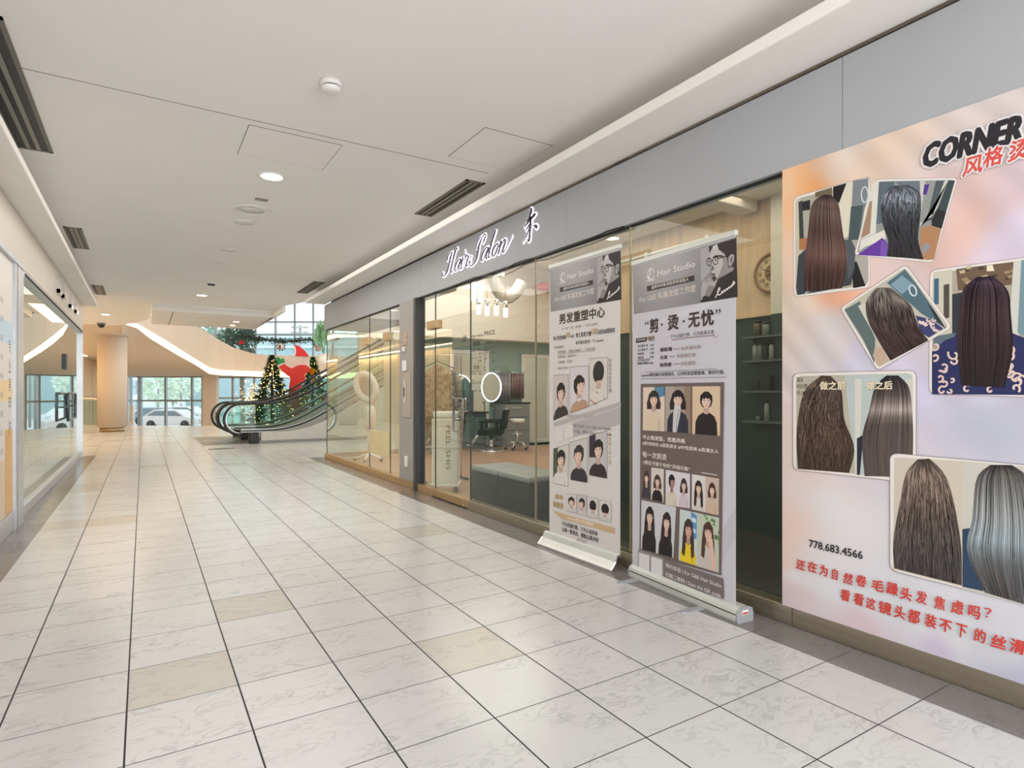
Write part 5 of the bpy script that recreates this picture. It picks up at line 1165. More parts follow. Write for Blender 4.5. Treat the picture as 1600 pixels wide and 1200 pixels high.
def draw2(P, ext, sheet):
    x0, x1, zb_, z1 = ext
    HDR['ext'] = ext; HDR['P'] = P
    P.rect(x0, zb_, x1, z1, (206, 204, 212))
    P.ppx([(1105, 470), (1135, 466), (1060, 500), (1020, 505)], (214, 212, 219)); P.ppx([(1133, 820), (1150, 790), (1150, 840), (1100, 930), (1060, 915)], (196, 194, 201))
    header(P, P.px)
    Z = zt(985, 470, 9.143); dk = (66, 54, 52)
    def tz(s_, xa, yb, xb, h, col=dk, bold=.02): P.tpx(s_, *Z(xa, yb), Z(xb, 0)[0], h / 9.143, col, bold)
    tz('“', 210, 345, 260, 50); tz('剪', 280, 460, 402, 195, dk, .035); tz('·', 438, 358, 462, 34, dk, .06); tz('烫', 540, 420, 690, 205, dk, .035); tz('·', 752, 312, 778, 34, dk, .06); tz('无', 833, 385, 990, 200, dk, .035); tz('忧', 1015, 362, 1190, 215, dk, .035); tz('”', 1220, 190, 1292, 65)
    tz('不为试错付费，只为结果买单', 575, 545, 1198, 58, (92, 84, 86), .0); P.lpx([Z(585, 562), Z(900, 520), Z(1205, 492)], .004, (150, 96, 86)); P.lpx([Z(1190, 475), Z(1222, 535), Z(1262, 490)], .003, (150, 96, 86))
    P.ppx([Z(82, 540), Z(246, 518), Z(234, 578), Z(82, 603)], (48, 40, 38)); tz('新客烫染体验价', 95, 580, 225, 32, (226, 220, 214), .0); tz('特价', 258, 580, 352, 70, (128, 98, 58), .03)
    for y, a_, b_ in ((668, '男士剪发 短', '138'), (724, '女士剪发 中', '158'), (779, '烫染护理', '128'), (834, '洗吹', '68')): tz(a_, 108, y, 250 if '剪' in a_ else 195, 36, (60, 52, 50), .01); tz(b_, 284, y - 18, 336, 30, (80, 74, 74), .01)
    tz('以上价格均含洗护', 108, 866, 280, 26, (80, 74, 74)); tz('预约咨询 详情到店 Laurent', 108, 915, 330, 36, (66, 58, 56))
    for y, a_, b_, xb1, xb2 in ((730, '细软塌', '贴毛蓬松感', 597, 1010), (838, '沙发', '毛躁难打理', 532, 936), (945, '自然卷', '杂乱塑型', 594, 936)):
        tz(a_, 430, y, xb1, 55, (64, 52, 50), .03); tz(b_, 730 if y == 730 else 668 if y == 838 else 722, y - 22, xb2, 52, (150, 122, 116), .0); P.lpx([Z(xb1 + 22, y - 38), Z((712 if y != 838 else 640), y - 46)], .003, (120, 108, 106))
    P.lpx([Z(210, 1022), Z(1240, 972)], .0025, (120, 112, 112)); P.lpx([Z(150, 1118), Z(1380, 1088)], .0025, (120, 112, 112)); tz('Laurent帮你解决发质困扰，让你的发型更顺滑、更好打理。', 160, 1090, 1350, 52, (60, 50, 50), .012)
    # brown panel
    Z = zt(985, 590, 8); P.ppx([(1002, 600), (1132, 597.3), (1127.5, 899), (1000, 862)], (112, 98, 94))
    tz8 = lambda s_, xa, yb, xb, h, bold=.015: P.tpx(s_, *Z(xa, yb), Z(xb, 0)[0], h / 8, (228, 220, 214), bold)
    tz8('不止是发型，而是风格', 160, 768, 690, 52, .03); tz8('#职场知性 #温柔淑女 #中性甜美 #浪漫女人', 158, 838, 1112, 44, .02); tz8('每一次剪烫', 158, 990, 458, 72); tz8('//都在守属于你的“风格印象”', 160, 1078, 752, 50)
    P.lpx([(985 + 1020 / 9.143, 720 + 166 / 9.143), (985 + 1250 / 9.143, 720 + 205 / 9.143)], .005, (216, 208, 202))
    def photo(q, people, bgx=None):
        Q = sub(P)
        if bgx: Q.ppx(q, bgx)
        for kw in people: portrait(Q, q, **kw)
        Q.build('photo', PRINT, sheet)
    K = (40, 34, 34)
    def stripe(pl, el):
        pl([(.5, 0), (1, 0), (1, .2), (.62, .26)], (60, 112, 150))
        for i in range(5): pl([(.54 + i * .09, 0), (.57 + i * .09, 0), (.6 + i * .08, .23), (.58 + i * .08, .23)], (150, 190, 210))
    photo([Z(165, 122), Z(435, 115), Z(432, 672), Z(162, 658)], [dict(bg=(226, 208, 190), hair=(52, 42, 40), top=(222, 202, 180), style='bob', fs=.95, fy=.28, extra=stripe)])
    def suit(pl, el): pl([(0, 0), (.35, 0), (.3, 1), (0, 1)], (176, 164, 154)); pl([(.75, 0), (1, 0), (1, 1), (.8, 1)], (150, 128, 112))
    Qs = [Z(442, 112), Z(762, 110), Z(756, 698), Z(440, 672)]
    Q = sub(P); portrait(Q, Qs, (166, 152, 142), (40, 34, 34), (52, 54, 66), 'bob', fs=.95, fy=.28, extra=suit)
    T_ = lambda x, y: lerp2(lerp2(Qs[0], Qs[1], x), lerp2(Qs[3], Qs[2], x), y)
    Q.ppx([T_(.36, .46), T_(.62, .46), T_(.6, .6), T_(.46, 1), T_(.3, 1), T_(.32, .6)], (206, 204, 206)); Q.ppx([T_(.36, .4), T_(.6, .4), T_(.62, .5), T_(.36, .5)], (214, 210, 210)); Q.lpx([T_(.55, .5), T_(.46, .75), T_(.44, .97)], .003, (60, 50, 50)); Q.build('photo', PRINT, sheet)
    photo([Z(782, 110), Z(1130, 108), Z(1128, 727), Z(780, 705)], [dict(bg=(222, 196, 166), hair=(38, 32, 34), top=(44, 36, 38), style='short', fs=.9, fy=.3)])
    Z = zt(985, 720, 9.143)
    photo([Z(172, 75), Z(487, 118), Z(482, 592), Z(165, 522)], [dict(bg=(108, 94, 92), hair=(62, 50, 48), top=(66, 64, 70), style='long', x0=0, x1=.43, fs=1.05, fy=.35), dict(bg=(214, 206, 198), hair=(72, 54, 48), top=(36, 30, 32), style='bob', x0=.43, x1=1, fs=.95, fy=.4)])
    photo([Z(513, 128), Z(860, 186), Z(856, 680), Z(510, 628)], [dict(bg=(220, 216, 222), hair=(34, 28, 30), top=(216, 206, 190), style='short', skin=(176, 136, 118), x0=0, x1=.5, fs=1.02, fy=.32, turn=.35), dict(bg=(222, 216, 224), hair=(56, 42, 42), top=(212, 196, 206), style='bob', x0=.5, x1=1, fs=.95, fy=.36)])
    photo([Z(886, 190), Z(1276, 255), Z(1270, 778), Z(884, 692)], [dict(bg=(222, 218, 214), hair=(44, 34, 36), top=(214, 206, 200), style='long', x0=0, x1=.5, fs=1., fy=.36), dict(bg=(206, 184, 170), hair=(74, 52, 44), top=(208, 184, 160), style='bob', x0=.5, x1=1, fs=.95, fy=.34)])
    b1, b2, b3, b4 = (1002, 857.5), (1053, 871.5), (1061, 875), (1124, 895)
    photo([Z(165, 560), Z(662, 660), b2, b1], [dict(bg=(208, 208, 214), hair=(42, 34, 34), top=(42, 36, 36), style='long', x0=0, x1=.5, fs=.95, fy=.3), dict(bg=(208, 208, 214), hair=(50, 36, 36), top=(38, 34, 38), style='long', x0=.5, x1=1, fs=.95, fy=.34)])
    def shelf(pl, el): pl([(.62, .0), (.95, .05), (.95, .5), (.62, .5)], (92, 150, 196)); pl([(.66, .1), (.9, .12), (.9, .2), (.66, .18)], (220, 230, 238)); pl([(.66, .3), (.9, .32), (.9, .4), (.66, .38)], (200, 220, 235))
    def leaves(pl, el):
        rn_ = random.Random(2)
        for i in range(26):
            x, y = rn_.random(), rn_.random() * .5; pl([(x, y), (x + .12, y - .05), (x + .16, y + .03)], ((120, 150, 100), (196, 206, 184), (86, 120, 76))[i % 3])
    Q = sub(P); q4 = [Z(716, 690), Z(1275, 812), b4, b3]
    Q.ppx(q4, (206, 212, 208)); portrait(Q, q4, (204, 212, 212), (62, 46, 42), (236, 206, 40), 'long', (216, 172, 152), 0, .46, fs=.98, fy=.36, extra=shelf); portrait(Q, q4, (196, 204, 184), (78, 52, 44), (206, 196, 186), 'long', (228, 190, 172), .46, 1, fs=.92, fy=.32, extra=leaves)
    T_ = lambda x, y: lerp2(lerp2(q4[0], q4[1], x), lerp2(q4[3], q4[2], x), y)
    for dx, y0 in ((0, .36), (.035, .34), (.07, .36), (.105, .42)): Q.lpx([T_(.74 + dx * .8, y0), T_(.8 + dx * .5, .62)], .011, (230, 194, 178))
    Q.ppx([T_(.76, .56), T_(.87, .56), T_(.93, .98), T_(.84, .98)], (226, 190, 174)); Q.build('photo', PRINT, sheet)
    # foot strip
    P.up(); P.ppx([(1038, 873), (1131, 904), (1132, 936), (1038, 904)], (122, 112, 112)); P.ppx([(998, 858), (1038, 872), (1038, 911), (998, 893)], (150, 144, 146)); P.ppx([(999, 863), (1015.5, 868), (1015.5, 893), (999, 887)], (226, 224, 226)); P.ppx([(1018, 869), (1035.5, 874.5), (1035.5, 901), (1018, 894.5)], (226, 224, 226))
    P.tpx('预约体验 | For G&E Hair Studio', 1040.5, 887, 1128, 8, (232, 228, 226), .005); P.tpx('扫描二维码 | Scan the QR code', 1040.5, 901, 1127, 8, (232, 228, 226), .005)
    # an own strip print so that the banner sheet keeps one graphic
    P.build('graphic', PRINT, sheet)

def draw1(P, ext, sheet):
    x0, x1, zb_, z1 = ext; e2 = HDR['ext']; P2 = HDR['P']
    P.rect(x0, zb_, x1, z1, (218, 213, 210))
    k = (x1 - x0) / (e2[1] - e2[0]); hr = P.px(862, 487)[1]
    h2 = P2.px(990.5, 491)[1]; ky = (z1 - hr) / (e2[3] - h2)
    def T(u, v):
        a = P2.px(u, v); return (x0 + (a[0] - e2[0]) * k, z1 - (e2[3] - a[1]) * ky)
    header(P, T)
    Z = zt(855, 460, 12); dk = (66, 58, 48)
    def tz(s_, xa, yb, xb, h, col=dk, bold=.015): P.tpx(s_, *Z(xa, yb), Z(xb, 0)[0], h / 12, col, bold)
    tz('男发重塑中心', 228, 560, 1080, 185, dk, .03)
    tz('从“剪”“烫”“造型” 一站式定制', 275, 672, 945, 46, (140, 134, 138), .0)
    tz('男士剪烫特惠', 118, 868, 345, 78, (66, 58, 58)); tz('30', 350, 818, 430, 95, (176, 140, 70), .03); tz('元起', 436, 815, 500, 52, (66, 58, 58)); tz('男士烫发只需', 540, 812, 820, 88, (66, 58, 58)); tz('150', 830, 755, 942, 105, (176, 140, 70), .03); tz('元起自由搭配染烫', 948, 752, 1270, 88, (66, 62, 84))
    tz('老好看还是找一下 Laurent', 535, 942, 1058, 62, (80, 72, 72), .01); tz('你的困扰：', 130, 1025, 330, 52, (110, 104, 104), .0)
    lt = (132, 126, 126); tz('发质偏软，发量总是偏少，不会打理？', 195, 1115, 915, 56, lt, .0); P.lpx([Z(195, 1128), Z(900, 1052)], .002, lt); tz('发质偏硬，容易炸毛？', 195, 1200, 560, 50, lt, .0)
    Z = zt(855, 550, 9.23)
    def tz2(s_, xa, yb, xb, h, col=lt, bold=.0): P.tpx(s_, *Z(xa, yb), Z(xb, 0)[0], h / 9.23, col, bold)
    tz2('头型扁塌，不显高？', 155, 170, 370, 42); tz2('脸型不好看？', 155, 255, 310, 36)
    def vert(s_, u0, v0, v1, w_, col):
        n = len(s_); h = (v1 - v0) / n
        for i, ch in enumerate(s_): P.tpx(ch, u0, v0 + (i + .9) * h, u0 + w_, h * .8, col, .0)
    vert('自由烫染造型打理', 951.5, 560, 614, 4.2, (140, 130, 124))
    def photo(q, **kw):
        Q = sub(P); Q.ppx([(a, b) for a, b in q], (110, 104, 104)); c = (sum(a for a, b in q) / 4, sum(b for a, b in q) / 4)
        portrait(Q, [lerp2(p, c, .02) for p in q], **kw); Q.build('photo', PRINT, sheet)
    photo([Z(95, 335), Z(310, 325), Z(305, 900), Z(92, 992)], bg=(206, 196, 192), hair=(48, 42, 40), top=(66, 62, 62), fs=1.15, fy=.42)
    photo([Z(330, 215), Z(600, 198), Z(602, 790), Z(330, 885)], bg=(214, 208, 212), hair=(50, 42, 40), top=(190, 150, 126), collar=(222, 212, 206), fs=1.2, fy=.45, turn=.4)
    def red(pl, el): pass
    photo([Z(612, 95), Z(878, 75), Z(872, 668), Z(612, 775)], bg=(214, 208, 200), hair=(56, 52, 52), top=(220, 212, 202), style='back', fs=1.25, fy=.34)
    Q = sub(P)
    for x, y, w_ in ((645, 520, 100), (625, 680, 90)): 
        for k_ in range(5): Q.lpx([Z(x + k_ * w_ / 5, y + k_ * 14), Z(x + k_ * w_ / 5 + 12, y + 28 + k_ * 14)], .007, (176, 70, 72))
    Q.build('print_detail', PRINT, sheet)
    P.ppx([(866, 660), (970, 628), (971, 634), (866, 667)], (186, 178, 178)); P.tpx('潮男都在看 型一站式造型！', 886, 652, 929, 5, (170, 160, 158), .0)
    P.ppx([(892, 662), (970, 636), (970, 662), (895, 683)], (184, 178, 180)); P.tpx('预约体验 | For G&E Hair Studio', 897, 669, 955, 6.5, (74, 68, 70), .0); P.tpx('扫描二维码 | Scan the QR code', 898, 677.5, 956, 6.5, (74, 68, 70), .0)
    P.ppx([(868, 671), (880, 667), (881, 687), (870, 690)], (222, 216, 212)); P.ppx([(882, 667), (895, 663), (896, 682), (882, 686)], (222, 216, 212))
    Z = zt(850, 660, 10)
    def dark(pl, el): pl([(0, 0), (.35, 0), (.35, .55), (0, .55)], (66, 56, 66))
    def green(pl, el): pl([(0, 0), (.3, 0), (.25, 1), (0, 1)], (88, 96, 72))
    photo([Z(150, 410), Z(388, 338), Z(380, 1004), Z(145, 948)], bg=(212, 206, 198), hair=(48, 44, 46), top=(222, 216, 208), fs=1.2, fy=.34, extra=green)
    photo([Z(405, 312), Z(690, 235), Z(682, 945), Z(418, 898)], bg=(206, 202, 198), hair=(62, 56, 54), top=(64, 58, 64), fs=1.15, fy=.36, turn=-.2)
    photo([Z(710, 208), Z(992, 128), Z(988, 880), Z(710, 826)], bg=(196, 192, 192), hair=(48, 42, 44), top=(58, 52, 56), fs=1.15, fy=.38, extra=dark)
    vert('造型持久不打理', 951, 675, 726, 4.5, (190, 160, 112))
    Z = zt(840, 620, 4.2875); P.tpx('接单', *Z(118, 682), Z(172, 0)[0], 8, (190, 160, 112), .03); P.tpx('照相烫', *Z(105, 735), Z(175, 0)[0], 9, (190, 160, 112), .03)
    photo([Z(195, 650), Z(262, 655), Z(262, 778), Z(195, 768)], bg=(214, 208, 204), hair=(46, 40, 38), top=(206, 200, 196), fs=1.3, fy=.42)
    photo([Z(268, 655), Z(330, 662), Z(330, 800), Z(268, 783)], bg=(200, 192, 194), hair=(44, 40, 42), top=(206, 200, 196), fs=1.3, fy=.42, turn=-.3)
    photo([Z(336, 668), Z(408, 682), Z(408, 820), Z(336, 802)], bg=(214, 208, 204), hair=(40, 36, 36), top=(206, 200, 196), style='back', fs=1.3, fy=.42)
    photo([Z(414, 690), Z(495, 704), Z(495, 842), Z(414, 824)], bg=(214, 208, 204), hair=(40, 36, 36), top=(206, 200, 196), style='back', fs=1.3, fy=.42)
    P.ppx([Z(105, 765), Z(520, 880), Z(520, 918), Z(160, 815)], (206, 176, 138)); P.tpx('Laurent男士烫发推荐', *Z(200, 818), Z(375, 0)[0], 5.5, (240, 232, 220), .01)
    P.tpx('不为试错付费，只为心动买单', *Z(165, 862), Z(403, 0)[0], 7, (66, 60, 60), .015); P.tpx('让每一根发丝，都能认真对待', *Z(165, 900), Z(408, 0)[0], 7, (66, 60, 60), .015)
    P.ppx([(888, 868), (903, 840), (918, 845), (905, 876)], (188, 182, 182))
    P.build('graphic', PRINT, sheet)
banner('nearer roll-up banner with a brown panel of women and two feet on the floor', (983, 902), (1149.5, 974.5), (988, 414), (1149.5, 368), False, draw2, .02)
banner('farther roll-up banner about men\'s haircuts on a wide curved base', (844, 851), (957, 893), (858.5, 421), (969, 386), True, draw1, .0)

# ---------------------------------------------------------------- the hair poster in the window
t = thing('hair_poster', 'large pastel poster of hair photos covering the nearest salon window', 'poster', (XR, 1.1, .1))
XP = XR - .002
CP = [(1230, 290, (236, 196, 158)), (1290, 272, (240, 168, 108)), (1262, 288, (238, 180, 130)), (1325, 235, (226, 212, 202)), (1400, 200, (228, 208, 190)), (1500, 180, (218, 206, 203)), (1590, 160, (212, 200, 198)), (1500, 300, (222, 192, 186)), (1545, 340, (210, 186, 192)), (1595, 300, (214, 194, 204)), (1505, 360, (226, 188, 176)), (1570, 390, (218, 206, 226)), (1430, 415, (226, 205, 202)), (1240, 480, (228, 210, 194)), (1305, 475, (238, 178, 146)), (1285, 540, (214, 206, 206)), (1350, 570, (206, 202, 220)), (1440, 600, (205, 200, 222)), (1550, 660, (188, 190, 206)), (1440, 560, (216, 204, 214)), (1235, 720, (230, 208, 200)), (1225, 860, (238, 205, 188)), (1300, 820, (228, 224, 226)), (1290, 930, (228, 228, 232)), (1350, 960, (228, 228, 232)), (1430, 985, (226, 226, 230)), (1400, 950, (220, 222, 226)), (1590, 1005, (216, 216, 222)), (1595, 1040, (196, 194, 216)), (1330, 990, (226, 202, 212)), (1460, 1020, (210, 196, 220)), (1500, 980, (222, 222, 226)), (1230, 935, (226, 204, 208)), (1250, 900, (230, 226, 230))]
P = Print((XP, 0, 0), (0, -1, 0))
cp = [(*P.px(u, v), c) for u, v, c in CP]
def pcol(x, y):
    n = math.sin(x * 5 + y * 9 + 2 * math.sin(y * 4 - x * 3)) * .05; sw = 0; acc = [0, 0, 0]
    for a, b, c in cp:
        w_ = 1 / ((x + n - a) ** 2 + (y + n * 1.6 - b) ** 2 + .003) ** 1.7; sw += w_
        for i in range(3): acc[i] += c[i] * w_
    st = 1 + .035 * math.sin(38 * (x * .7 + y * .4 + .12 * math.sin(3 * x + 4 * y))) * (1 if y > 1.2 else .15)
    return tuple(min(255, v / sw * st) for v in acc)
xa, xb, ya, yb = -1.955, -.3, .1, ZF; nx, ny = 90, 96
for j in range(ny):
    for i in range(nx):
        X = [xa + (xb - xa) * (i + k) / nx for k in (0, 1)]; Yv = [ya + (yb - ya) * (j + k) / ny for k in (0, 1)]
        P.m.add([P.w(X[0], Yv[0]), P.w(X[1], Yv[0]), P.w(X[1], Yv[1]), P.w(X[0], Yv[1])], [(0, 1, 2, 3)], 0, None)
        P.m.c[-1] = tuple(pcol(X[a], Yv[b]) for a, b in ((0, 0), (1, 0), (1, 1), (0, 1)))
film = P.build('film', PRINT, t)
def rounded(q, r=.06, n=4):                     # rounded outline of a pixel quad
    out = []
    for i in range(4):
        a, b, c = q[i - 1], q[i], q[(i + 1) % 4]; p0, p1 = lerp2(b, a, r), lerp2(b, c, r)
        for k in range(n + 1):
            f_ = k / n; out.append(lerp2(lerp2(p0, b, f_), lerp2(b, p1, f_), f_))
    return out
def inset(q, k):
    c = (sum(p[0] for p in q) / 4, sum(p[1] for p in q) / 4); return [lerp2(p, c, k) for p in q]
LAY = [4]
def hair_photo(q, bg, draw):
    Q = Print((XP, 0, 0), (0, -1, 0), step=.00002); Q.k = LAY[0]
    Q.ppx(rounded(inset(q, -.008)), (150, 130, 140)); Q.ppx(rounded(q), (232, 226, 220)); Q.ppx(rounded(inset(q, .05)), bg)
    draw(Q); LAY[0] = Q.k + 2
    Q.build('hair_photo', PRINT, t)
rn = random.Random(8)
Z4 = zt(1230, 270, 5.714); Z5 = zt(1200, 400, 3.333); Z6 = zt(1200, 700, 2.727)
def zz(Zf, pts): return [Zf(*p) for p in pts]
def d1(Q):
    f_ = lambda pts, c: Q.ppx(zz(Z4, pts), c)
    f_([(80, 240), (120, 222), (135, 660), (110, 1090), (80, 1090)], (206, 198, 176)); f_([(100, 260), (135, 245), (150, 600), (110, 620)], (64, 66, 66)); f_([(135, 260), (205, 240), (205, 330), (135, 340)], (40, 38, 40)); f_([(250, 175), (400, 130), (400, 200), (250, 220)], (112, 100, 78)); f_([(410, 125), (530, 92), (520, 260), (412, 270)], (34, 28, 30)); f_([(530, 92), (588, 72), (560, 560), (500, 590), (460, 280)], (222, 216, 196)); f_([(588, 72), (725, 45), (725, 200), (640, 560), (560, 590)], (128, 134, 140)); f_([(570, 300), (680, 290), (640, 600), (545, 600)], (74, 88, 92)); f_([(105, 590), (180, 580), (170, 680), (108, 690)], (176, 120, 80))
    Q.lpx([Z4(693 + 30 * math.cos(i * .35), 195 + 70 * math.sin(i * .35)) for i in range(19)], .006, (206, 216, 222))
    f_([(620, 760), (725, 770), (725, 960), (700, 960)], (176, 172, 164)); f_([(570, 800), (620, 790), (700, 1010), (590, 1030)], (34, 34, 36)); f_([(80, 1020), (100, 740), (190, 660), (520, 600), (570, 590), (610, 680), (600, 860), (570, 1000), (300, 1060), (90, 1092)], (62, 66, 72)); f_([(520, 600), (570, 592), (608, 680), (600, 860), (545, 960)], (84, 90, 98)); f_([(170, 1050), (240, 1040), (150, 1090)], (170, 172, 176))
    hair_fall(Q, zz(Z4, [(330, 195), (240, 250), (205, 350), (190, 500), (165, 700), (150, 900), (160, 1062)]), zz(Z4, [(395, 200), (455, 270), (480, 400), (500, 550), (535, 720), (522, 900), (490, 1030)]), [(0, (62, 46, 46)), (.12, (76, 58, 56)), (.3, (122, 100, 92)), (.5, (98, 72, 66)), (.68, (120, 92, 82)), (.82, (72, 46, 42)), (1, (40, 26, 26))], 230, 16, 0, 1, [(.16, .05, .5)])
hair_photo([Z4(58, 218), Z4(740, 30), Z4(738, 1025), Z4(58, 1112)], (176, 172, 158), d1)
def d2(Q):
    f_ = lambda pts, c: Q.ppx(zz(Z4, pts), c)
    f_([(770, 85), (820, 82), (790, 540), (650, 600), (690, 330)], (222, 220, 210)); f_([(735, 260), (760, 250), (740, 540), (655, 590)], (166, 136, 112)); f_([(820, 82), (960, 78), (880, 440), (795, 460)], (92, 108, 116)); f_([(960, 78), (1215, 72), (1190, 200), (1000, 110)], (110, 120, 128)); f_([(1185, 74), (1235, 72), (1200, 330), (1190, 330)], (206, 200, 192)); f_([(1225, 105), (1270, 102), (1245, 195), (1212, 195)], (84, 60, 140)); f_([(1330, 72), (1400, 70), (1290, 420), (1240, 440)], (84, 92, 98)); f_([(1410, 70), (1440, 70), (1330, 330), (1190, 480), (1190, 450), (1290, 390)], (214, 210, 198)); f_([(1440, 68), (1500, 68), (1400, 420), (1340, 330)], (64, 76, 80)); f_([(1290, 420), (1340, 320), (1420, 350), (1380, 500), (1290, 470)], (44, 44, 48)); f_([(1190, 490), (1290, 470), (1375, 510), (1310, 775), (1180, 775)], (178, 132, 96)); f_([(1190, 660), (1250, 625), (1285, 665), (1220, 735)], (150, 150, 152)); f_([(660, 600), (870, 510), (880, 590), (700, 660), (640, 700)], (226, 222, 214)); f_([(625, 735), (850, 580), (905, 640), (890, 748)], (104, 62, 160)); f_([(840, 600), (905, 640), (890, 748), (830, 746)], (124, 86, 178))
    hair_fall(Q, zz(Z4, [(950, 115), (860, 180), (838, 300), (850, 450), (900, 600), (890, 748)]), zz(Z4, [(1080, 110), (1180, 170), (1196, 300), (1182, 450), (1170, 600), (1218, 772)]), [(0, (70, 74, 80)), (.3, (98, 104, 110)), (.55, (62, 64, 70)), (1, (42, 38, 42))], 190, 18, .02, 2, [(.25, .18, .5)], .02)
hair_photo([Z4(785, 60), Z4(1525, 45), Z4(1305, 802), Z4(598, 735)], (150, 152, 150), d2)
def d4(Q):
    f_ = lambda pts, c: Q.ppx(zz(Z5, pts), c)
    f_([(860, 85), (960, 70), (960, 400), (862, 420)], (206, 200, 184)); f_([(865, 120), (890, 115), (890, 250), (865, 255)], (70, 104, 124)); f_([(915, 150), (945, 145), (945, 320), (915, 330)], (84, 78, 66)); f_([(980, 68), (1280, 30), (1270, 150), (990, 180)], (112, 92, 74))
    for i in range(26): x, y = 990 + rn.random() * 270, 50 + rn.random() * 110; f_([(x, y), (x + 30, y - 8), (x + 34, y + 6), (x + 8, y + 14)], ((160, 134, 104), (80, 64, 52), (196, 176, 146))[i % 3])
    f_([(1140, 50), (1170, 46), (1180, 78), (1140, 80)], (240, 226, 200)); f_([(1280, 28), (1320, 22), (1310, 420), (1250, 420)], (206, 204, 196)); f_([(1320, 22), (1345, 20), (1345, 420), (1300, 400)], (120, 146, 156)); f_([(960, 200), (1010, 190), (1000, 420), (960, 420)], (52, 56, 62)); f_([(865, 420), (980, 400), (960, 450), (865, 470)], (96, 112, 122))
    f_([(855, 720), (855, 500), (920, 440), (1000, 410), (1270, 400), (1345, 430), (1345, 724)], (44, 48, 92))
    for i in range(46):
        x, y = 865 + rn.random() * 470, 430 + rn.random() * 280; a = rn.random() * 6; r = 14 + 20 * rn.random()
        Q.lpx([Z5(x + r * k / 12 * math.cos(a + k * .55), y + r * k / 12 * math.sin(a + k * .55)) for k in range(3, 13)], .008, (226, 200, 190))
    hair_fall(Q, zz(Z5, [(1090, 110), (1020, 170), (1000, 300), (988, 500), (1010, 675)]), zz(Z5, [(1170, 105), (1250, 180), (1266, 300), (1276, 500), (1232, 685)]), [(0, (48, 36, 52)), (.2, (62, 48, 58)), (.5, (72, 54, 56)), (.8, (50, 36, 38)), (1, (34, 26, 30))], 230, 14, 0, 4, [(.14, .06, .5)])
hair_photo([Z5(845, 75), Z5(1390, 2), Z5(1390, 735), Z5(840, 718)], (176, 166, 150), d4)
def d3(Q):
    f_ = lambda pts, c: Q.ppx(zz(Z5, pts), c)
    f_([(620, 140), (715, 70), (770, 140), (880, 300), (930, 380), (800, 300)], (84, 110, 122)); f_([(700, 100), (760, 150), (700, 200), (640, 150)], (132, 160, 172)); f_([(400, 280), (480, 235), (560, 430), (555, 560), (500, 440)], (96, 112, 112)); f_([(470, 260), (500, 245), (600, 420), (570, 440)], (206, 204, 190)); f_([(830, 240), (870, 290), (930, 380), (880, 340)], (52, 54, 60))
    Q.lpx([Z5(756 + 18 * math.cos(i * .35) + 6 * math.sin(i * .35), 180 + 28 * math.sin(i * .35)) for i in range(19)], .006, (214, 224, 228))
    f_([(770, 310), (850, 330), (915, 378), (840, 425), (800, 400)], (62, 66, 112)); f_([(560, 470), (600, 480), (630, 545), (580, 578), (548, 520)], (196, 170, 150))
    for i in range(12): x, y = 780 + rn.random() * 110, 325 + rn.random() * 70; Q.lpx([Z5(x + 9 * math.cos(k), y + 9 * math.sin(k)) for k in range(5)], .007, (226, 204, 196))
    hair_fall(Q, zz(Z5, [(570, 165), (515, 230), (520, 330), (570, 430), (640, 545)]), zz(Z5, [(640, 165), (740, 250), (772, 330), (800, 390), (838, 440)]), [(0, (128, 122, 116)), (.3, (98, 88, 84)), (.6, (74, 60, 58)), (1, (56, 40, 40))], 210, 14, .008, 3, [(.2, .1, .3)], .03)
hair_photo([Z5(720, 45), Z5(960, 372), Z5(572, 596), Z5(378, 272)], (196, 190, 174), d3)
def d5(Q):
    f_ = lambda pts, c: Q.ppx(zz(Z5, pts), c)
    f_([(150, 630), (300, 625), (450, 622), (455, 1130), (150, 1110)], (186, 178, 162)); f_([(400, 622), (750, 615), (750, 1150), (460, 1140)], (186, 196, 194)); f_([(455, 640), (490, 640), (480, 1140), (455, 1140)], (214, 210, 200)); f_([(720, 640), (755, 640), (755, 1000), (730, 1000)], (206, 206, 198)); f_([(465, 950), (500, 930), (480, 1140), (465, 1140)], (40, 44, 58))
    hair_fall(Q, zz(Z5, [(280, 622), (200, 690), (165, 800), (150, 950), (158, 1108)]), zz(Z5, [(330, 626), (385, 700), (400, 850), (452, 1000), (425, 1130)]), [(0, (92, 78, 66)), (.2, (98, 84, 76)), (.45, (80, 66, 58)), (.7, (78, 62, 52)), (1, (70, 54, 44))], 230, 22, .035, 5, [(.6, .3, .25)], .02)
    hair_fall(Q, zz(Z5, [(620, 622), (560, 680), (530, 800), (492, 950), (505, 1146)]), zz(Z5, [(680, 622), (735, 680), (752, 800), (758, 950), (752, 1150)]), [(0, (52, 50, 56)), (.25, (74, 66, 68)), (.4, (110, 98, 96)), (.5, (150, 138, 132)), (.62, (96, 84, 80)), (1, (92, 80, 76))], 230, 14, 0, 6, [(.48, .08, .3)])
    P_ = lambda s_, u0, v0, u1, h, c, b=.03: Q.tpx(s_, u0, v0, u1, h, c, b)
    for dx, c in ((.6, (60, 48, 36)), (0, (236, 222, 190))):
        P_('做之前', 1281.5 + dx, 609 + dx, 1322 + dx, 12.5, c); P_('做之后', 1354.5 + dx, 608.5 + dx, 1395 + dx, 12.5, c)
    P_('真实', 1246, 597, 1256, 7, (60, 52, 46), .0); P_('对比图', 1245, 607, 1262, 7, (60, 52, 46), .0); P_('无美颜', 1245, 617, 1268, 6, (60, 52, 46), .0)
hair_photo([Z5(133, 612), Z5(772, 597), Z5(772, 1182), Z5(133, 1112)], (190, 184, 170), d5)
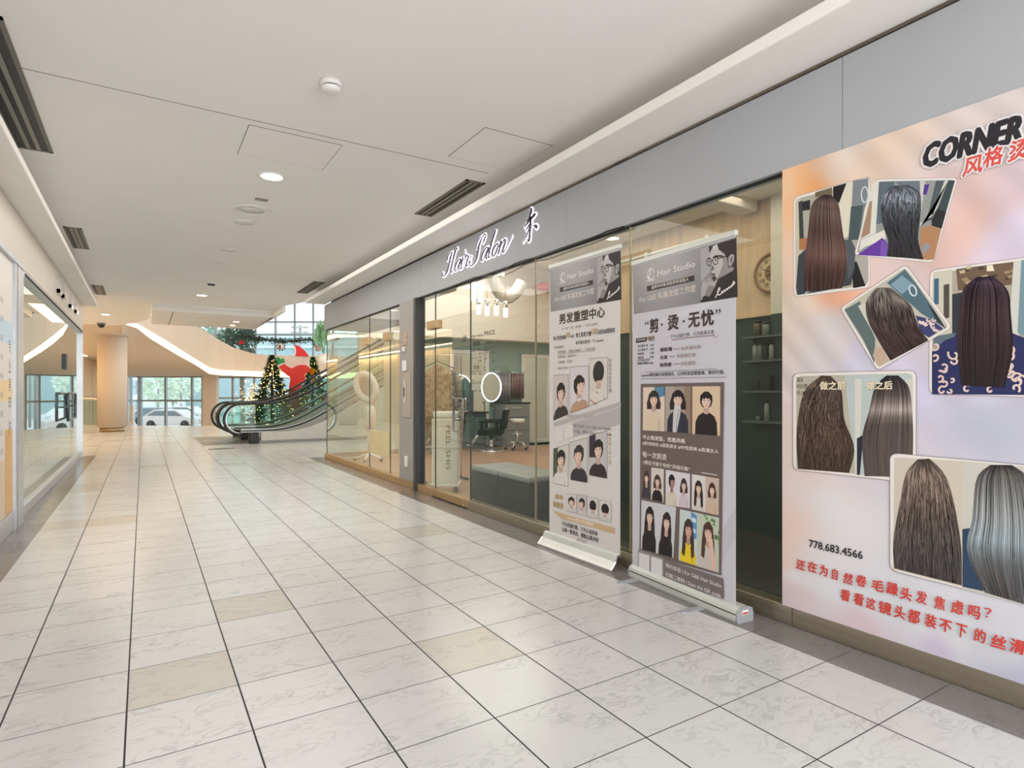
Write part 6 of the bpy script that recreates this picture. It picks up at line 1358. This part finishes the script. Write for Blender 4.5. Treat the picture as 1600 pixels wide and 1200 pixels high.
def d6(Q):
    f_ = lambda pts, c: Q.ppx(zz(Z6, pts), c)
    f_([(540, 40), (830, 55), (830, 590), (535, 515)], (206, 196, 180)); f_([(830, 55), (1180, 85), (1180, 690), (830, 600)], (204, 200, 190)); f_([(830, 345), (865, 340), (920, 610), (830, 590)], (52, 70, 96))
    hair_fall(Q, zz(Z6, [(640, 48), (590, 110), (560, 250), (535, 400), (540, 512)]), zz(Z6, [(690, 45), (760, 120), (800, 260), (825, 420), (828, 585)]), [(0, (84, 72, 62)), (.25, (124, 108, 96)), (.5, (108, 92, 84)), (.7, (90, 80, 76)), (.85, (74, 72, 72)), (1, (56, 48, 48))], 240, 16, .012, 7, [(.3, .15, .25)], .025)
    hair_fall(Q, zz(Z6, [(950, 72), (890, 130), (872, 300), (850, 440), (925, 615)]), zz(Z6, [(1040, 72), (1120, 140), (1160, 330), (1175, 500), (1170, 688)]), [(0, (58, 52, 54)), (.2, (110, 106, 102)), (.45, (146, 148, 148)), (.65, (146, 158, 164)), (.8, (96, 96, 96)), (1, (62, 52, 50))], 240, 14, 0, 8, [(.5, .2, .15)])
hair_photo([Z6(523, 22), Z6(1200, 82), Z6(1200, 690), Z6(523, 520)], (206, 198, 184), d6)
# lettering on the poster
Q = Print((XP, 0, 0), (0, -1, 0), step=.00002); Q.k = LAY[0] + 3
for b, c in ((.16, (226, 222, 222)), (.07, (42, 40, 46))): Q.tpx('CORNER', 1445, 262, 1595, 34, c, b, .25)
for b, c in ((.13, (230, 226, 226)), (.03, (216, 84, 76))):
    g = 0
    for ch, u0, v0, u1, h in (('风', 1505, 277, 1535, 27), ('格', 1538, 263, 1568, 28), ('烫', 1576, 254, 1612, 30)): Q.tpx(ch, u0 - g, v0 + g, u1 + g, h + 2 * g, c, b, .15)
Q.build('headline', PRINT, t)
Q = Print((XP, 0, 0), (0, -1, 0), step=.00002); Q.k = LAY[0] + 3
Q.tpx('778.683.4566', 1265, 854.5, 1348.5, 11.5, (40, 40, 46), .02)
Q.build('phone_number', PRINT, t)
Q = Print((XP, 0, 0), (0, -1, 0), step=.00002); Q.k = LAY[0] + 3
def red_line(chars, h):
    for d_, c, b in ((1.0, (236, 236, 238), .05), (0, (212, 70, 60), .035)):
        for ch, x, y, w_, hh in chars:
            a = Z6(x, y + hh); Q.tpx(ch, a[0] + d_ * .3, a[1] - d_ * .3, Z6(x + w_, 0)[0] + d_ * .3, hh / 2.727, c, b, .12)
l1 = [('还', 122, 472, 40, 40), ('在', 172, 480, 40, 42), ('为', 222, 495, 36, 44), ('自', 274, 510, 28, 46), ('然', 324, 528, 40, 46), ('卷', 378, 536, 44, 46), ('毛', 446, 556, 50, 46), ('躁', 508, 568, 48, 50), ('头', 566, 588, 50, 52), ('发', 634, 604, 46, 52), ('焦', 712, 626, 46, 54), ('虑', 784, 642, 52, 56), ('吗', 856, 664, 52, 54), ('？', 926, 676, 30, 42)]
l2 = [('看', 312, 598, 40, 46), ('看', 368, 614, 42, 48), ('这', 420, 632, 42, 46), ('镜', 476, 648, 52, 50), ('头', 540, 666, 48, 52), ('都', 600, 682, 52, 56), ('装', 672, 702, 48, 54), ('不', 734, 724, 52, 50), ('下', 806, 744, 46, 54), ('的', 882, 764, 50, 54), ('丝', 952, 788, 66, 52), ('滑', 1034, 806, 66, 58)]
red_line(l1, 0); Q.build('red_slogan', PRINT, t)
Q = Print((XP, 0, 0), (0, -1, 0), step=.00002); Q.k = LAY[0] + 3
red_line(l2, 0); Q.build('red_slogan', PRINT, t)
